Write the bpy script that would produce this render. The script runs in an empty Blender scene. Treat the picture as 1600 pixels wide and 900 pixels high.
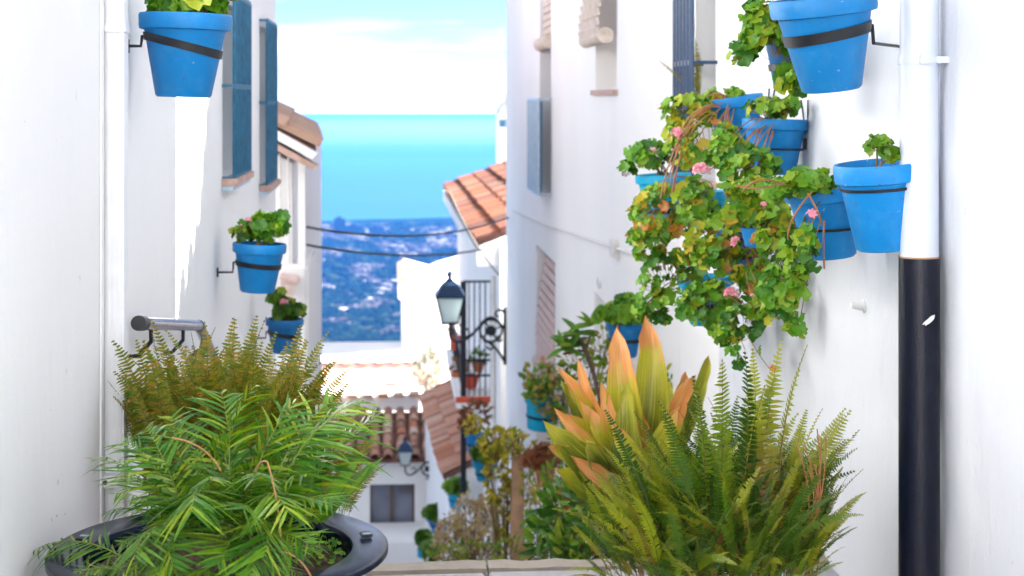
import bpy, bmesh, math, random
from mathutils import Vector, Matrix, Euler, noise
R = math.radians
rnd = random.Random(7)
sc = bpy.context.scene
C = sc.collection
V = Vector

# ------------------------------------------------------------------ camera
F = 2540.0                       # focal length in pixels of the 1600 px wide photograph
YH = 155.0                       # row of the eye-level line
TH = math.atan((800 - 612) / F)  # the alley runs along +Y, the camera is turned this much to the right
EYE = V((0, 0, 1.6))
cam_d = bpy.data.cameras.new('camera'); cam = bpy.data.objects.new('camera', cam_d); C.objects.link(cam)
cam.location = EYE; cam.rotation_euler = (R(90), 0, -TH)
cam_d.sensor_width = 36; cam_d.lens = 36 * F / 1600
cam_d.shift_y = -(450 - YH) / 1600
cam_d.clip_start = 0.1; cam_d.clip_end = 200000
cam_d.dof.use_dof = True; cam_d.dof.focus_distance = 4.1; cam_d.dof.aperture_fstop = 5.6
sc.camera = cam

# ------------------------------------------------------------------ light
SUN = V((0.75, 0.35, 0.56)).normalized()      # towards the sun
elev = math.asin(SUN.z); azim = math.atan2(SUN.x, SUN.y)
w = bpy.data.worlds.new('World'); sc.world = w; w.use_nodes = True
nt = w.node_tree; nt.nodes.clear()
wo = nt.nodes.new('ShaderNodeOutputWorld'); bg = nt.nodes.new('ShaderNodeBackground')
sky = nt.nodes.new('ShaderNodeTexSky'); sky.sky_type = 'NISHITA'; sky.sun_disc = False
sky.sun_elevation = elev; sky.sun_rotation = azim
sky.altitude = 400; sky.air_density = 0.15; sky.dust_density = 0.05; sky.ozone_density = 2.5
tc = nt.nodes.new('ShaderNodeTexCoord'); mp = nt.nodes.new('ShaderNodeMapping')
mp.inputs['Scale'].default_value = (1.6, 1.6, 16.0); mp.inputs['Location'].default_value = (22.0, 11.1, 26.0)
nz = nt.nodes.new('ShaderNodeTexNoise'); nz.inputs['Scale'].default_value = 2.2; nz.inputs['Detail'].default_value = 5
nz.inputs['Roughness'].default_value = 0.5
cr = nt.nodes.new('ShaderNodeValToRGB'); cr.color_ramp.elements[0].position = 0.43; cr.color_ramp.elements[1].position = 0.66
cr.color_ramp.elements[1].color = (0.85, 0.85, 0.85, 1)
mx = nt.nodes.new('ShaderNodeMix'); mx.data_type = 'RGBA'
mx.inputs[7].default_value = (4.6, 4.7, 4.9, 1)
L = nt.links.new
L(tc.outputs['Generated'], mp.inputs['Vector']); L(mp.outputs[0], nz.inputs['Vector']); L(nz.outputs['Fac'], cr.inputs[0])
L(cr.outputs[0], mx.inputs[0]); L(sky.outputs[0], mx.inputs[6]); L(mx.outputs[2], bg.inputs[0]); L(bg.outputs[0], wo.inputs[0])
bg.inputs[1].default_value = 0.05
sd = bpy.data.lights.new('sun', 'SUN'); sd.energy = 5.0; sd.angle = R(0.55); sd.color = (1, 0.95, 0.87)
so = bpy.data.objects.new('sun', sd); C.objects.link(so)
so.rotation_euler = SUN.to_track_quat('Z', 'Y').to_euler(); so.location = (20, 20, 30)
sc.view_settings.view_transform = 'Standard'; sc.view_settings.look = 'None'
sc.view_settings.exposure = 3.5; sc.view_settings.gamma = 1
sc.cycles.max_bounces = 8; sc.cycles.diffuse_bounces = 5; sc.cycles.transparent_max_bounces = 8
sc.cycles.volume_bounces = 1

# ------------------------------------------------------------------ pixel helpers (photo measures -> places in the alley)
sT, cT = math.sin(TH), math.cos(TH)
def P(px, py, d):
    a = (px - 800) / F
    return V((d * (sT + cT * a), d * (cT - sT * a), 1.6 - d * (py - YH) / F))
def DX(px, x):
    return x / (sT + cT * (px - 800) / F)
def PX(px, py, x):
    return P(px, py, DX(px, x))
def PY(px, py, y):
    return P(px, py, y / (cT - sT * (px - 800) / F))

# ------------------------------------------------------------------ materials
def nodes(name):
    m = bpy.data.materials.new(name); m.use_nodes = True
    t = m.node_tree; b = t.nodes['Principled BSDF']
    return m, t, b
def ramp(t, fac, stops):
    r = t.nodes.new('ShaderNodeValToRGB'); e = r.color_ramp.elements
    while len(e) < len(stops): e.new(0.5)
    for i, (p, c) in enumerate(stops):
        e[i].position = p; e[i].color = (*c, 1)
    t.links.new(fac, r.inputs[0]); return r.outputs[0]
def tnoise(t, scale, detail=4, rough=0.5, vec=None, coord='Object', stretch=None):
    n = t.nodes.new('ShaderNodeTexNoise'); n.inputs['Scale'].default_value = scale
    n.inputs['Detail'].default_value = detail; n.inputs['Roughness'].default_value = rough
    if vec is None:
        tc = t.nodes.new('ShaderNodeTexCoord'); vec = tc.outputs[coord]
        if stretch:
            mm = t.nodes.new('ShaderNodeMapping'); mm.inputs['Scale'].default_value = stretch
            t.links.new(vec, mm.inputs[0]); vec = mm.outputs[0]
    t.links.new(vec, n.inputs['Vector']); return n.outputs['Fac']
def math_(t, op, a, b=None, c=None):
    n = t.nodes.new('ShaderNodeMath'); n.operation = op
    for i, x in enumerate((a, b, c)):
        if x is None: continue
        if isinstance(x, (int, float)): n.inputs[i].default_value = x
        else: t.links.new(x, n.inputs[i])
    return n.outputs[0]
def mixc(t, f, a, b):
    n = t.nodes.new('ShaderNodeMix'); n.data_type = 'RGBA'
    for i, x in ((0, f), (6, a), (7, b)):
        if isinstance(x, (int, float)): n.inputs[i].default_value = x
        elif isinstance(x, tuple): n.inputs[i].default_value = (*x, 1)
        else: t.links.new(x, n.inputs[i])
    return n.outputs[2]
def bump(t, b, h, strength, dist=0.01, prev=None):
    n = t.nodes.new('ShaderNodeBump'); n.inputs['Strength'].default_value = strength; n.inputs['Distance'].default_value = dist
    t.links.new(h, n.inputs['Height'])
    if prev is not None: t.links.new(prev, n.inputs['Normal'])
    t.links.new(n.outputs[0], b.inputs['Normal']); return n.outputs[0]
def plain(name, col, rough=0.6, metal=0.0, var=0.12, scale=20, bumps=0.15, coat=0, spec=0.5):
    m, t, b = nodes(name)
    f = tnoise(t, scale, 5)
    c2 = tuple(min(1, c * (1 + var)) for c in col); c1 = tuple(c * (1 - var) for c in col)
    t.links.new(ramp(t, f, [(0.3, c1), (0.7, c2)]), b.inputs['Base Color'])
    b.inputs['Roughness'].default_value = rough; b.inputs['Metallic'].default_value = metal
    b.inputs['Coat Weight'].default_value = coat; b.inputs['Specular IOR Level'].default_value = spec
    if bumps: bump(t, b, tnoise(t, scale * 6, 4), bumps, 0.004)
    return m
def plaster(name, col=(0.86, 0.86, 0.865), grain=1.0, waves=1.0, dirt=0.5):
    m, t, b = nodes(name)
    big = tnoise(t, 0.9, 4, coord='Object', stretch=(1, 1, 0.45)); fine = tnoise(t, 210, 3, 0.6); mid = tnoise(t, 6.0, 5, 0.6, stretch=(1, 1, 0.5))
    c = ramp(t, big, [(0.3, tuple(x * 0.95 for x in col)), (0.65, col)])
    # small ochre and grey scuffs, thin rain streaks
    sp = tnoise(t, 9, 6, 0.75); spf = ramp(t, sp, [(0.66, (0, 0, 0)), (0.70, (1, 1, 1))])
    c = mixc(t, math_(t, 'MULTIPLY', spf, dirt), c, (0.42, 0.36, 0.28))
    st = tnoise(t, 7, 4, 0.6, stretch=(1.2, 1.2, 0.05)); stf = ramp(t, st, [(0.55, (0, 0, 0)), (0.8, (1, 1, 1))])
    c = mixc(t, math_(t, 'MULTIPLY', stf, 0.03 * dirt), c, (0.6, 0.6, 0.58))
    t.links.new(c, b.inputs['Base Color']); b.inputs['Roughness'].default_value = 0.72
    b.inputs['Specular IOR Level'].default_value = 0.3
    n1 = bump(t, b, mid, 0.55 * waves, 0.02)
    bump(t, b, fine, 0.4 * grain, 0.002, n1)
    return m
def leaf_mat(name, stops, rough=0.42, transl=0.3, tipramp=None, spec=0.5):
    m, t, b = nodes(name)
    oi = t.nodes.new('ShaderNodeObjectInfo'); ge = t.nodes.new('ShaderNodeNewGeometry')
    v = math_(t, 'FRACT', math_(t, 'ADD', oi.outputs['Random'], ge.outputs['Random Per Island']))
    if tipramp:
        v = oi.outputs['Random']
    c = ramp(t, v, stops)
    nf = tnoise(t, 45, 3)
    c = mixc(t, math_(t, 'MULTIPLY', ramp(t, nf, [(0.45, (0, 0, 0)), (0.75, (1, 1, 1))]), 0.35), c, tuple(0.5 * x for x in stops[0][1]))
    if tipramp:
        at = t.nodes.new('ShaderNodeAttribute'); at.attribute_name = 't'
        sh = math_(t, 'ADD', at.outputs['Fac'], math_(t, 'MULTIPLY', math_(t, 'SUBTRACT', oi.outputs['Random'], 0.5), tipramp[0]))
        sh = math_(t, 'ADD', sh, math_(t, 'MULTIPLY', math_(t, 'SUBTRACT', tnoise(t, 9, 3), 0.5), 0.25))
        k = ramp(t, sh, [(tipramp[1], (0, 0, 0)), (tipramp[2], (1, 1, 1))])
        k2 = ramp(t, sh, [(tipramp[3], (0, 0, 0)), (tipramp[4], (1, 1, 1))])
        c = mixc(t, k, c, tipramp[5]); c = mixc(t, k2, c, tipramp[6])
        if len(tipramp) > 7:      # veins running along the blade
            ua = t.nodes.new('ShaderNodeAttribute'); ua.attribute_name = 'u'; cx = t.nodes.new('ShaderNodeCombineXYZ')
            t.links.new(math_(t, 'MULTIPLY', ua.outputs['Fac'], 9.0), cx.inputs[0]); t.links.new(math_(t, 'MULTIPLY', at.outputs['Fac'], 2.2), cx.inputs[1]); t.links.new(math_(t, 'MULTIPLY', oi.outputs['Random'], 50.0), cx.inputs[2])
            sv = tnoise(t, 1.6, 4, 0.6, vec=cx.outputs[0]); c = mixc(t, math_(t, 'MULTIPLY', ramp(t, sv, [(0.42, (0, 0, 0)), (0.7, (1, 1, 1))]), 0.55), c, tipramp[7])
            hs = t.nodes.new('ShaderNodeHueSaturation'); t.links.new(math_(t, 'ADD', 0.6, math_(t, 'MULTIPLY', sv, 0.8)), hs.inputs['Value']); t.links.new(c, hs.inputs['Color']); c = hs.outputs[0]
    t.links.new(c, b.inputs['Base Color']); b.inputs['Roughness'].default_value = rough
    b.inputs['Specular IOR Level'].default_value = spec
    tr = t.nodes.new('ShaderNodeBsdfTranslucent'); t.links.new(c, tr.inputs[0])
    ms = t.nodes.new('ShaderNodeMixShader'); ms.inputs[0].default_value = transl
    out = t.nodes['Material Output']
    t.links.new(b.outputs[0], ms.inputs[1]); t.links.new(tr.outputs[0], ms.inputs[2]); t.links.new(ms.outputs[0], out.inputs[0])
    return m
def objramp(name, stops, rough=0.8, scale=30, bumps=0.4, island=False):
    m, t, b = nodes(name)
    oi = t.nodes.new('ShaderNodeObjectInfo'); v = oi.outputs['Random']
    if island:
        ge = t.nodes.new('ShaderNodeNewGeometry'); v = math_(t, 'FRACT', math_(t, 'ADD', v, ge.outputs['Random Per Island']))
    c = ramp(t, v, stops)
    f = tnoise(t, scale, 5, 0.65); c = mixc(t, math_(t, 'MULTIPLY', f, 0.6), c, tuple(0.55 * x for x in stops[0][1]))
    t.links.new(c, b.inputs['Base Color']); b.inputs['Roughness'].default_value = rough
    bump(t, b, f, bumps, 0.01); return m
def pot_paint(name, col, chips=0.5):
    m, t, b = nodes(name)
    f = tnoise(t, 5, 5, stretch=(1, 1, 0.5)); oi = t.nodes.new('ShaderNodeObjectInfo')
    c = ramp(t, f, [(0.3, tuple(x * 0.82 for x in col)), (0.7, tuple(x * 1.1 for x in col))])
    tcn = t.nodes.new('ShaderNodeTexCoord'); ad = t.nodes.new('ShaderNodeVectorMath'); ad.operation = 'ADD'
    t.links.new(tcn.outputs['Object'], ad.inputs[0]); t.links.new(oi.outputs['Location'], ad.inputs[1])
    ch = tnoise(t, 38, 5, 0.7, vec=ad.outputs[0])
    k = ramp(t, ch, [(0.625 if chips > .7 else 0.645, (0, 0, 0)), (0.64 if chips > .7 else 0.66, (1, 1, 1))])
    c = mixc(t, math_(t, 'MULTIPLY', k, chips), c, (0.10, 0.05, 0.05))
    ch2 = tnoise(t, 55, 4, 0.7, vec=ad.outputs[0]); k2 = ramp(t, ch2, [(0.68, (0, 0, 0)), (0.70, (1, 1, 1))])
    c = mixc(t, math_(t, 'MULTIPLY', k2, chips), c, (0.55, 0.55, 0.56))
    bl_ = tnoise(t, 14, 6, 0.7, vec=ad.outputs[0]); c = mixc(t, math_(t, 'MULTIPLY', ramp(t, bl_, [(0.5, (0, 0, 0)), (0.75, (1, 1, 1))]), 0.30), c, (0.10, 0.32, 0.56))
    hs = t.nodes.new('ShaderNodeHueSaturation'); t.links.new(c, hs.inputs['Color']); t.links.new(math_(t, 'ADD', 0.82, math_(t, 'MULTIPLY', oi.outputs['Random'], 0.36)), hs.inputs['Value']); c = hs.outputs[0]
    t.links.new(c, b.inputs['Base Color']); b.inputs['Roughness'].default_value = 0.5
    b.inputs['Specular IOR Level'].default_value = 0.3
    n1 = bump(t, b, tnoise(t, 11, 3), 0.25, 0.006); bump(t, b, math_(t, 'MULTIPLY', k, -1.0), 0.4, 0.001, n1)
    return m
M = {}
M['wall'] = plaster('white_plaster', grain=1.0, waves=0.6, dirt=0.6)
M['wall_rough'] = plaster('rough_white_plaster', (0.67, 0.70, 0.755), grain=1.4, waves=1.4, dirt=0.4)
M['wall_far'] = plaster('far_white_plaster', (0.87, 0.865, 0.86), grain=0.3, waves=0.4, dirt=0.3)
M['duct'] = plain('white_painted_duct', (0.80, 0.81, 0.84), 0.45, var=0.04, bumps=0.1)
M['pipe'] = plain('white_pipe_paint', (0.62, 0.67, 0.78), 0.4, var=0.04, scale=6, bumps=0.08)
M['pipe_black'] = plain('gloss_black_paint', (0.002, 0.004, 0.014), 0.3, var=0.3, scale=30, bumps=0.3, spec=0.35)
M['pot'] = pot_paint('blue_pot_paint', (0.004, 0.19, 0.50), 0.5)
M['pot_worn'] = pot_paint('worn_blue_pot_paint', (0.004, 0.195, 0.52), 0.9)
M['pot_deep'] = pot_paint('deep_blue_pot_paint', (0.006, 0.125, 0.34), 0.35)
M['pot_turq'] = pot_paint('turquoise_pot_paint', (0.002, 0.30, 0.52), 0.3)
M['clay'] = plain('terracotta_clay', (0.42, 0.12, 0.05), 0.75, var=0.2, scale=12)
M['clay_red'] = plain('red_clay', (0.55, 0.07, 0.03), 0.7, var=0.2, scale=12)
M['soil'] = plain('dark_soil', (0.07, 0.035, 0.02), 0.95, var=0.6, scale=50, bumps=1.0)
M['iron'] = plain('black_iron', (0.004, 0.005, 0.009), 0.45, 0.0, var=0.3, scale=40)
M['navy'] = plain('navy_metal', (0.008, 0.035, 0.09), 0.35, 0.2, var=0.3, scale=40)
M['blue_bar'] = plain('blue_grille_paint', (0.012, 0.11, 0.21), 0.4, 0.1, var=0.3, scale=25)
M['shutter'] = plain('blue_shutter', (0.015, 0.12, 0.22), 0.5, var=0.25, scale=15)
M['steel'] = plain('steel_rail', (0.30, 0.27, 0.28), 0.18, 1.0, var=0.25, scale=15, bumps=0.05)
M['tile'] = objramp('roof_tile_clay', [(0.0, (0.30, 0.12, 0.075)), (0.2, (0.60, 0.36, 0.26)), (0.32, (0.20, 0.08, 0.055)), (0.55, (0.66, 0.44, 0.33)), (0.75, (0.50, 0.18, 0.09)), (0.88, (0.40, 0.20, 0.14)), (1.0, (0.74, 0.60, 0.50))])
M['tile_pink'] = objramp('pale_roof_tile_clay', [(0.0, (0.46, 0.27, 0.19)), (0.3, (0.60, 0.40, 0.30)), (0.6, (0.52, 0.31, 0.21)), (0.9, (0.64, 0.48, 0.38)), (1.0, (0.5, 0.18, 0.05))])
M['tile_mixed'] = objramp('mixed_roof_tile_clay', [(0.0, (0.40, 0.16, 0.10)), (0.2, (0.62, 0.36, 0.26)), (0.4, (0.30, 0.13, 0.09)), (0.6, (0.66, 0.26, 0.14)), (0.8, (0.70, 0.48, 0.38)), (1.0, (0.56, 0.30, 0.20))])
M['tile_red'] = objramp('red_roof_tile_clay', [(0.0, (0.09, 0.028, 0.020)), (0.2, (0.28, 0.07, 0.04)), (0.4, (0.06, 0.026, 0.02)), (0.55, (0.25, 0.09, 0.05)), (0.7, (0.40, 0.10, 0.02)), (0.85, (0.15, 0.06, 0.035)), (1.0, (0.40, 0.24, 0.17))])
M['deck'] = plain('roof_mortar_bed', (0.14, 0.06, 0.045), 0.9, var=0.4, scale=5)
M['pinkband'] = plain('pink_band_paint', (0.34, 0.15, 0.12), 0.8, var=0.1, scale=3)
M['pale_stone'] = objramp('pale_step_stone', [(0.0, (0.46, 0.46, 0.47)), (0.5, (0.52, 0.52, 0.52)), (1.0, (0.58, 0.57, 0.56))], 0.8, 22, 0.5)
M['stone'] = objramp('grey_paving_stone', [(0.0, (0.30, 0.31, 0.34)), (0.5, (0.36, 0.37, 0.39)), (1.0, (0.42, 0.41, 0.41))], 0.75, 22, 0.5)
M['edge_stone'] = objramp('worn_edge_stone', [(0.0, (0.30, 0.26, 0.22)), (1.0, (0.42, 0.37, 0.32))], 0.85, 25, 0.8)
M['mortar'] = plain('pale_mortar', (0.5, 0.48, 0.45), 0.9, var=0.15, scale=25, bumps=0.5)
M['blind'] = plain('cream_blind', (0.62, 0.52, 0.44), 0.8, var=0.2, scale=18)
M['blind_pink'] = plain('faded_pink_blind', (0.66, 0.50, 0.46), 0.8, var=0.15, scale=18)
M['wood'] = plain('weathered_timber', (0.40, 0.24, 0.14), 0.85, var=0.3, scale=9, bumps=0.6)
M['bark'] = plain('brown_bark', (0.12, 0.07, 0.045), 0.9, var=0.4, scale=25, bumps=0.8)
M['planter'] = plain('gloss_black_planter', (0.002, 0.008, 0.026), 0.22, var=0.4, scale=14, bumps=0.12, spec=0.22)
M['dark'] = plain('dark_interior', (0.03, 0.035, 0.045), 0.7, var=0.2, scale=5)
M['frame'] = plain('brown_window_frame', (0.12, 0.08, 0.06), 0.6, var=0.2)
M['sill'] = plain('clay_sill', (0.5, 0.33, 0.27), 0.7, var=0.2, scale=20)
M['zinc'] = plain('pale_blue_metal', (0.35, 0.45, 0.55), 0.35, 0.4, var=0.1)
M['scuff'] = plain('brown_scuff', (0.42, 0.36, 0.29), 0.9, var=0.5, scale=80)
M['plastic'] = plain('white_plastic', (0.75, 0.77, 0.76), 0.5, var=0.05)
M['cable'] = plain('grey_cable', (0.06, 0.06, 0.06), 0.7)
M['cable_w'] = plain('whitewashed_conduit', (0.72, 0.70, 0.68), 0.7)
m, t, b = nodes('window_glass'); b.inputs['Base Color'].default_value = (0.16, 0.19, 0.25, 1); b.inputs['Roughness'].default_value = 0.12
b.inputs['Metallic'].default_value = 0.0; b.inputs['Specular IOR Level'].default_value = 0.8; M['glass'] = m
t.links.new(ramp(t, tnoise(t, 1.5, 2), [(0.3, (0.14, 0.16, 0.22)), (0.7, (0.24, 0.26, 0.32))]), b.inputs['Base Color'])
m, t, b = nodes('frosted_lantern_glass'); b.inputs['Base Color'].default_value = (0.62, 0.68, 0.70, 1); b.inputs['Roughness'].default_value = 0.2
b.inputs['Transmission Weight'].default_value = 0.5
t.links.new(ramp(t, tnoise(t, 4, 2), [(0.3, (0.78, 0.84, 0.85)), (0.7, (0.88, 0.90, 0.90))]), b.inputs['Base Color']); M['lglass'] = m
b.inputs['Transmission Weight'].default_value = 0.0
tr = t.nodes.new('ShaderNodeBsdfTranslucent'); tr.inputs[0].default_value = (0.85, 0.92, 0.92, 1); ms = t.nodes.new('ShaderNodeMixShader'); ms.inputs[0].default_value = 0.6
t.links.new(b.outputs[0], ms.inputs[1]); t.links.new(tr.outputs[0], ms.inputs[2]); t.links.new(ms.outputs[0], t.nodes['Material Output'].inputs[0])
M['bulb'] = plain('warm_bulb_glass', (0.85, 0.75, 0.5), 0.3, bumps=0)
# plants
M['fern'] = leaf_mat('fern_leaflets', [(0.0, (0.02, 0.075, 0.005)), (0.25, (0.05, 0.14, 0.006)), (0.45, (0.12, 0.22, 0.007)), (0.65, (0.24, 0.31, 0.009)), (0.84, (0.34, 0.36, 0.012)), (0.93, (0.24, 0.15, 0.03)), (1.0, (0.16, 0.08, 0.03))], 0.45, 0.28,
                     tipramp=(0.7, 0.70, 1.15, 1.05, 1.3, (0.27, 0.30, 0.012), (0.20, 0.10, 0.03)))
M['fern_brown'] = leaf_mat('olive_fern_leaflets', [(0.0, (0.08, 0.16, 0.008)), (0.35, (0.20, 0.24, 0.012)), (0.65, (0.30, 0.27, 0.018)), (0.85, (0.36, 0.26, 0.02)), (1.0, (0.42, 0.20, 0.02))], 0.5, 0.3)
M['palm'] = leaf_mat('palm_leaflets', [(0.0, (0.02, 0.11, 0.005)), (0.4, (0.07, 0.23, 0.007)), (0.75, (0.16, 0.33, 0.008)), (1.0, (0.33, 0.42, 0.012))], 0.32, 0.3)
M['ger'] = leaf_mat('geranium_leaf', [(0.0, (0.02, 0.12, 0.006)), (0.3, (0.06, 0.22, 0.008)), (0.6, (0.13, 0.34, 0.010)), (0.85, (0.22, 0.40, 0.012)), (1.0, (0.36, 0.40, 0.015))], 0.5, 0.3)
M['ger_yel'] = leaf_mat('yellowing_geranium_leaf', [(0.0, (0.04, 0.17, 0.007)), (0.3, (0.11, 0.30, 0.009)), (0.6, (0.22, 0.38, 0.010)), (0.8, (0.36, 0.42, 0.012)), (0.91, (0.50, 0.40, 0.015)), (0.96, (0.55, 0.24, 0.03)), (1.0, (0.45, 0.15, 0.04))], 0.5, 0.35)
M['broad'] = leaf_mat('broad_striped_leaf', [(0.0, (0.035, 0.10, 0.006)), (0.35, (0.07, 0.17, 0.008)), (0.7, (0.12, 0.21, 0.010)), (1.0, (0.24, 0.25, 0.012))], 0.38, 0.28,
                      tipramp=(0.55, 0.42, 0.80, 0.82, 0.92, (0.48, 0.46, 0.02), (0.78, 0.30, 0.10), (0.62, 0.52, 0.10)))
M['shrub'] = leaf_mat('shrub_leaf', [(0.0, (0.02, 0.09, 0.006)), (0.4, (0.06, 0.18, 0.008)), (0.75, (0.12, 0.28, 0.010)), (1.0, (0.28, 0.34, 0.012))], 0.45, 0.28)
M['shrub_mix'] = leaf_mat('variegated_shrub_leaf', [(0.0, (0.05, 0.18, 0.008)), (0.4, (0.16, 0.30, 0.012)), (0.7, (0.32, 0.34, 0.02)), (0.88, (0.50, 0.28, 0.12)), (1.0, (0.50, 0.20, 0.14))], 0.5, 0.3)
M['vine'] = leaf_mat('yellow_vine_leaf', [(0.0, (0.20, 0.28, 0.01)), (0.4, (0.48, 0.44, 0.02)), (0.8, (0.66, 0.52, 0.05)), (1.0, (0.42, 0.30, 0.06))], 0.5, 0.4)
M['dry'] = leaf_mat('dry_flower_head', [(0.0, (0.60, 0.42, 0.22)), (0.4, (0.74, 0.58, 0.36)), (0.8, (0.80, 0.70, 0.52)), (1.0, (0.55, 0.52, 0.08))], 0.8, 0.5)
M['pale'] = leaf_mat('pale_dry_leaf', [(0.0, (0.22, 0.21, 0.18)), (0.6, (0.34, 0.32, 0.28)), (1.0, (0.20, 0.20, 0.07))], 0.8, 0.3)
M['redbrown'] = leaf_mat('red_brown_leaf', [(0.0, (0.20, 0.06, 0.02)), (0.6, (0.34, 0.11, 0.04)), (1.0, (0.16, 0.14, 0.03))], 0.6, 0.3)
M['stem'] = plain('green_brown_stem', (0.20, 0.13, 0.03), 0.6, var=0.4, scale=8, bumps=0)
M['stem_red'] = plain('red_brown_stem', (0.32, 0.13, 0.05), 0.6, var=0.3, scale=8, bumps=0)
M['rachis'] = plain('frond_midrib', (0.13, 0.10, 0.02), 0.5, var=0.3, scale=8, bumps=0)
M['straw'] = plain('dry_straw_stalk', (0.42, 0.22, 0.09), 0.7, var=0.3, scale=8, bumps=0)
M['petal'] = leaf_mat('pink_petals', [(0.0, (0.80, 0.22, 0.34)), (1.0, (0.90, 0.42, 0.50))], 0.5, 0.35)
M['petal_red'] = leaf_mat('red_petals', [(0.0, (0.70, 0.02, 0.06)), (1.0, (0.80, 0.05, 0.10))], 0.5, 0.3)

# ------------------------------------------------------------------ mesh builder
class MB:
    def __init__(s): s.v = []; s.f = []; s.t = []; s.u = []
    def add(s, vs, fs):
        o = len(s.v); s.v += [V(x) for x in vs]; s.f += [tuple(i + o for i in f) for f in fs]; return s
    def box(s, a, b, rot=None, piv=None):
        x0, y0, z0 = a; x1, y1, z1 = b
        vs = [V((x, y, z)) for z in (z0, z1) for y in (y0, y1) for x in (x0, x1)]
        if rot is not None:
            p = V(piv) if piv is not None else (V(a) + V(b)) / 2
            vs = [p + rot @ (v - p) for v in vs]
        return s.add(vs, [(0, 2, 3, 1), (4, 5, 7, 6), (0, 1, 5, 4), (2, 6, 7, 3), (0, 4, 6, 2), (1, 3, 7, 5)])
    def tube(s, pts, r, n=8, caps=True):
        pts = [V(p) for p in pts]; rs = r if isinstance(r, (list, tuple)) else [r] * len(pts)
        o = len(s.v); prev = None
        for i, p in enumerate(pts):
            d = (pts[min(i + 1, len(pts) - 1)] - pts[max(i - 1, 0)]).normalized()
            if prev is None:
                u = d.orthogonal().normalized()
            else:
                u = (prev - d * prev.dot(d))
                u = u.normalized() if u.length > 1e-6 else d.orthogonal().normalized()
            prev = u; w_ = d.cross(u)
            for k in range(n):
                a = 2 * math.pi * k / n
                s.v.append(p + (u * math.cos(a) + w_ * math.sin(a)) * rs[i])
        for i in range(len(pts) - 1):
            for k in range(n):
                a = o + i * n + k; b = o + i * n + (k + 1) % n
                s.f.append((a, b, b + n, a + n))
        if caps:
            s.f.append(tuple(o + k for k in reversed(range(n))))
            s.f.append(tuple(o + (len(pts) - 1) * n + k for k in range(n)))
        return s
    def lathe(s, prof, n=40, cen=(0, 0, 0), close=False):
        c = V(cen); o = len(s.v)
        for r, z in prof:
            for k in range(n):
                a = 2 * math.pi * k / n
                s.v.append(c + V((r * math.cos(a), r * math.sin(a), z)))
        for i in range(len(prof) - 1):
            for k in range(n):
                a = o + i * n + k; b = o + i * n + (k + 1) % n
                s.f.append((a, b, b + n, a + n))
        if close: s.f.append(tuple(o + (len(prof) - 1) * n + k for k in range(n)))
        return s
    def mesh(s, name, mat, smooth=False, bevel=0):
        me = bpy.data.meshes.new(name); me.from_pydata([tuple(v) for v in s.v], [], s.f)
        if mat is not None: me.materials.append(mat)
        bm = bmesh.new(); bm.from_mesh(me); bmesh.ops.recalc_face_normals(bm, faces=bm.faces)
        if bevel: bmesh.ops.bevel(bm, geom=[e for e in bm.edges], offset=bevel, segments=2, affect='EDGES', clamp_overlap=True)
        bm.to_mesh(me); bm.free()
        if smooth:
            for p in me.polygons: p.use_smooth = True
            if smooth != 'all':
                try: me.set_sharp_from_angle(angle=R(40))
                except Exception: pass
        if s.t:
            at = me.attributes.new('t', 'FLOAT', 'POINT')
            if len(s.t) == len(me.vertices): at.data.foreach_set('value', s.t)
        if s.u and len(s.u) == len(me.vertices): me.attributes.new('u', 'FLOAT', 'POINT').data.foreach_set('value', s.u)
        return me
    def build(s, name, mat, parent=None, base=None, **kw):
        # vertices in world coordinates; stored relative to the thing's base
        if parent is not None:
            inv = parent['_m'].inverted() if False else MW[parent.name].inverted()
            s.v = [inv @ v for v in s.v]
            o = bpy.data.objects.new(name, s.mesh(name, mat, **kw)); C.objects.link(o); o.parent = parent
        else:
            b = V(base) if base is not None else V((0, 0, 0))
            s.v = [v - b for v in s.v]
            o = bpy.data.objects.new(name, s.mesh(name, mat, **kw)); C.objects.link(o); o.location = b
            MW[o.name] = Matrix.Translation(b)
        if parent is not None: MW[o.name] = MW[parent.name].copy()
        return o
MW = {}
def tag(o, label, cat, group=None):
    o['label'] = label; o['category'] = cat
    if group: o['group'] = group
    return o
def struct(o): o['kind'] = 'structure'; return o
def stuff(o): o['kind'] = 'stuff'; return o
def thing(name, label, cat, loc, rot=(0, 0, 0), group=None):
    o = bpy.data.objects.new(name, None); C.objects.link(o); o.empty_display_size = 0.1
    o.location = loc; o.rotation_euler = rot
    MW[o.name] = Matrix.Translation(V(loc)) @ Euler(rot).to_matrix().to_4x4()
    return tag(o, label, cat, group)
def inst(name, me, parent, mw):
    o = bpy.data.objects.new(name, me); C.objects.link(o)
    if parent is not None:
        o.parent = parent; o.matrix_basis = MW[parent.name].inverted() @ mw
    else: o.matrix_basis = mw
    return o
def copy_tree(root, loc, rot=None, scale=None):
    def cp(o, par):
        c = o.copy(); C.objects.link(c)
        if par is not None: c.parent = par
        for ch in [x for x in kids.get(o.name, [])]: cp(ch, c)
        return c
    kids = {}
    for x in bpy.data.objects:
        if x.parent: kids.setdefault(x.parent.name, []).append(x)
    r = cp(root, None); r.location = loc
    if rot is not None: r.rotation_euler = rot
    if scale is not None: r.scale = (scale,) * 3
    MW[r.name] = Matrix.LocRotScale(V(loc), Euler(r.rotation_euler), r.scale)
    return r
def bez(a, b, c, n=8):
    a, b, c = V(a), V(b), V(c)
    return [(a * (1 - k) ** 2 + b * 2 * k * (1 - k) + c * k * k) for k in [i / n for i in range(n + 1)]]

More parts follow.
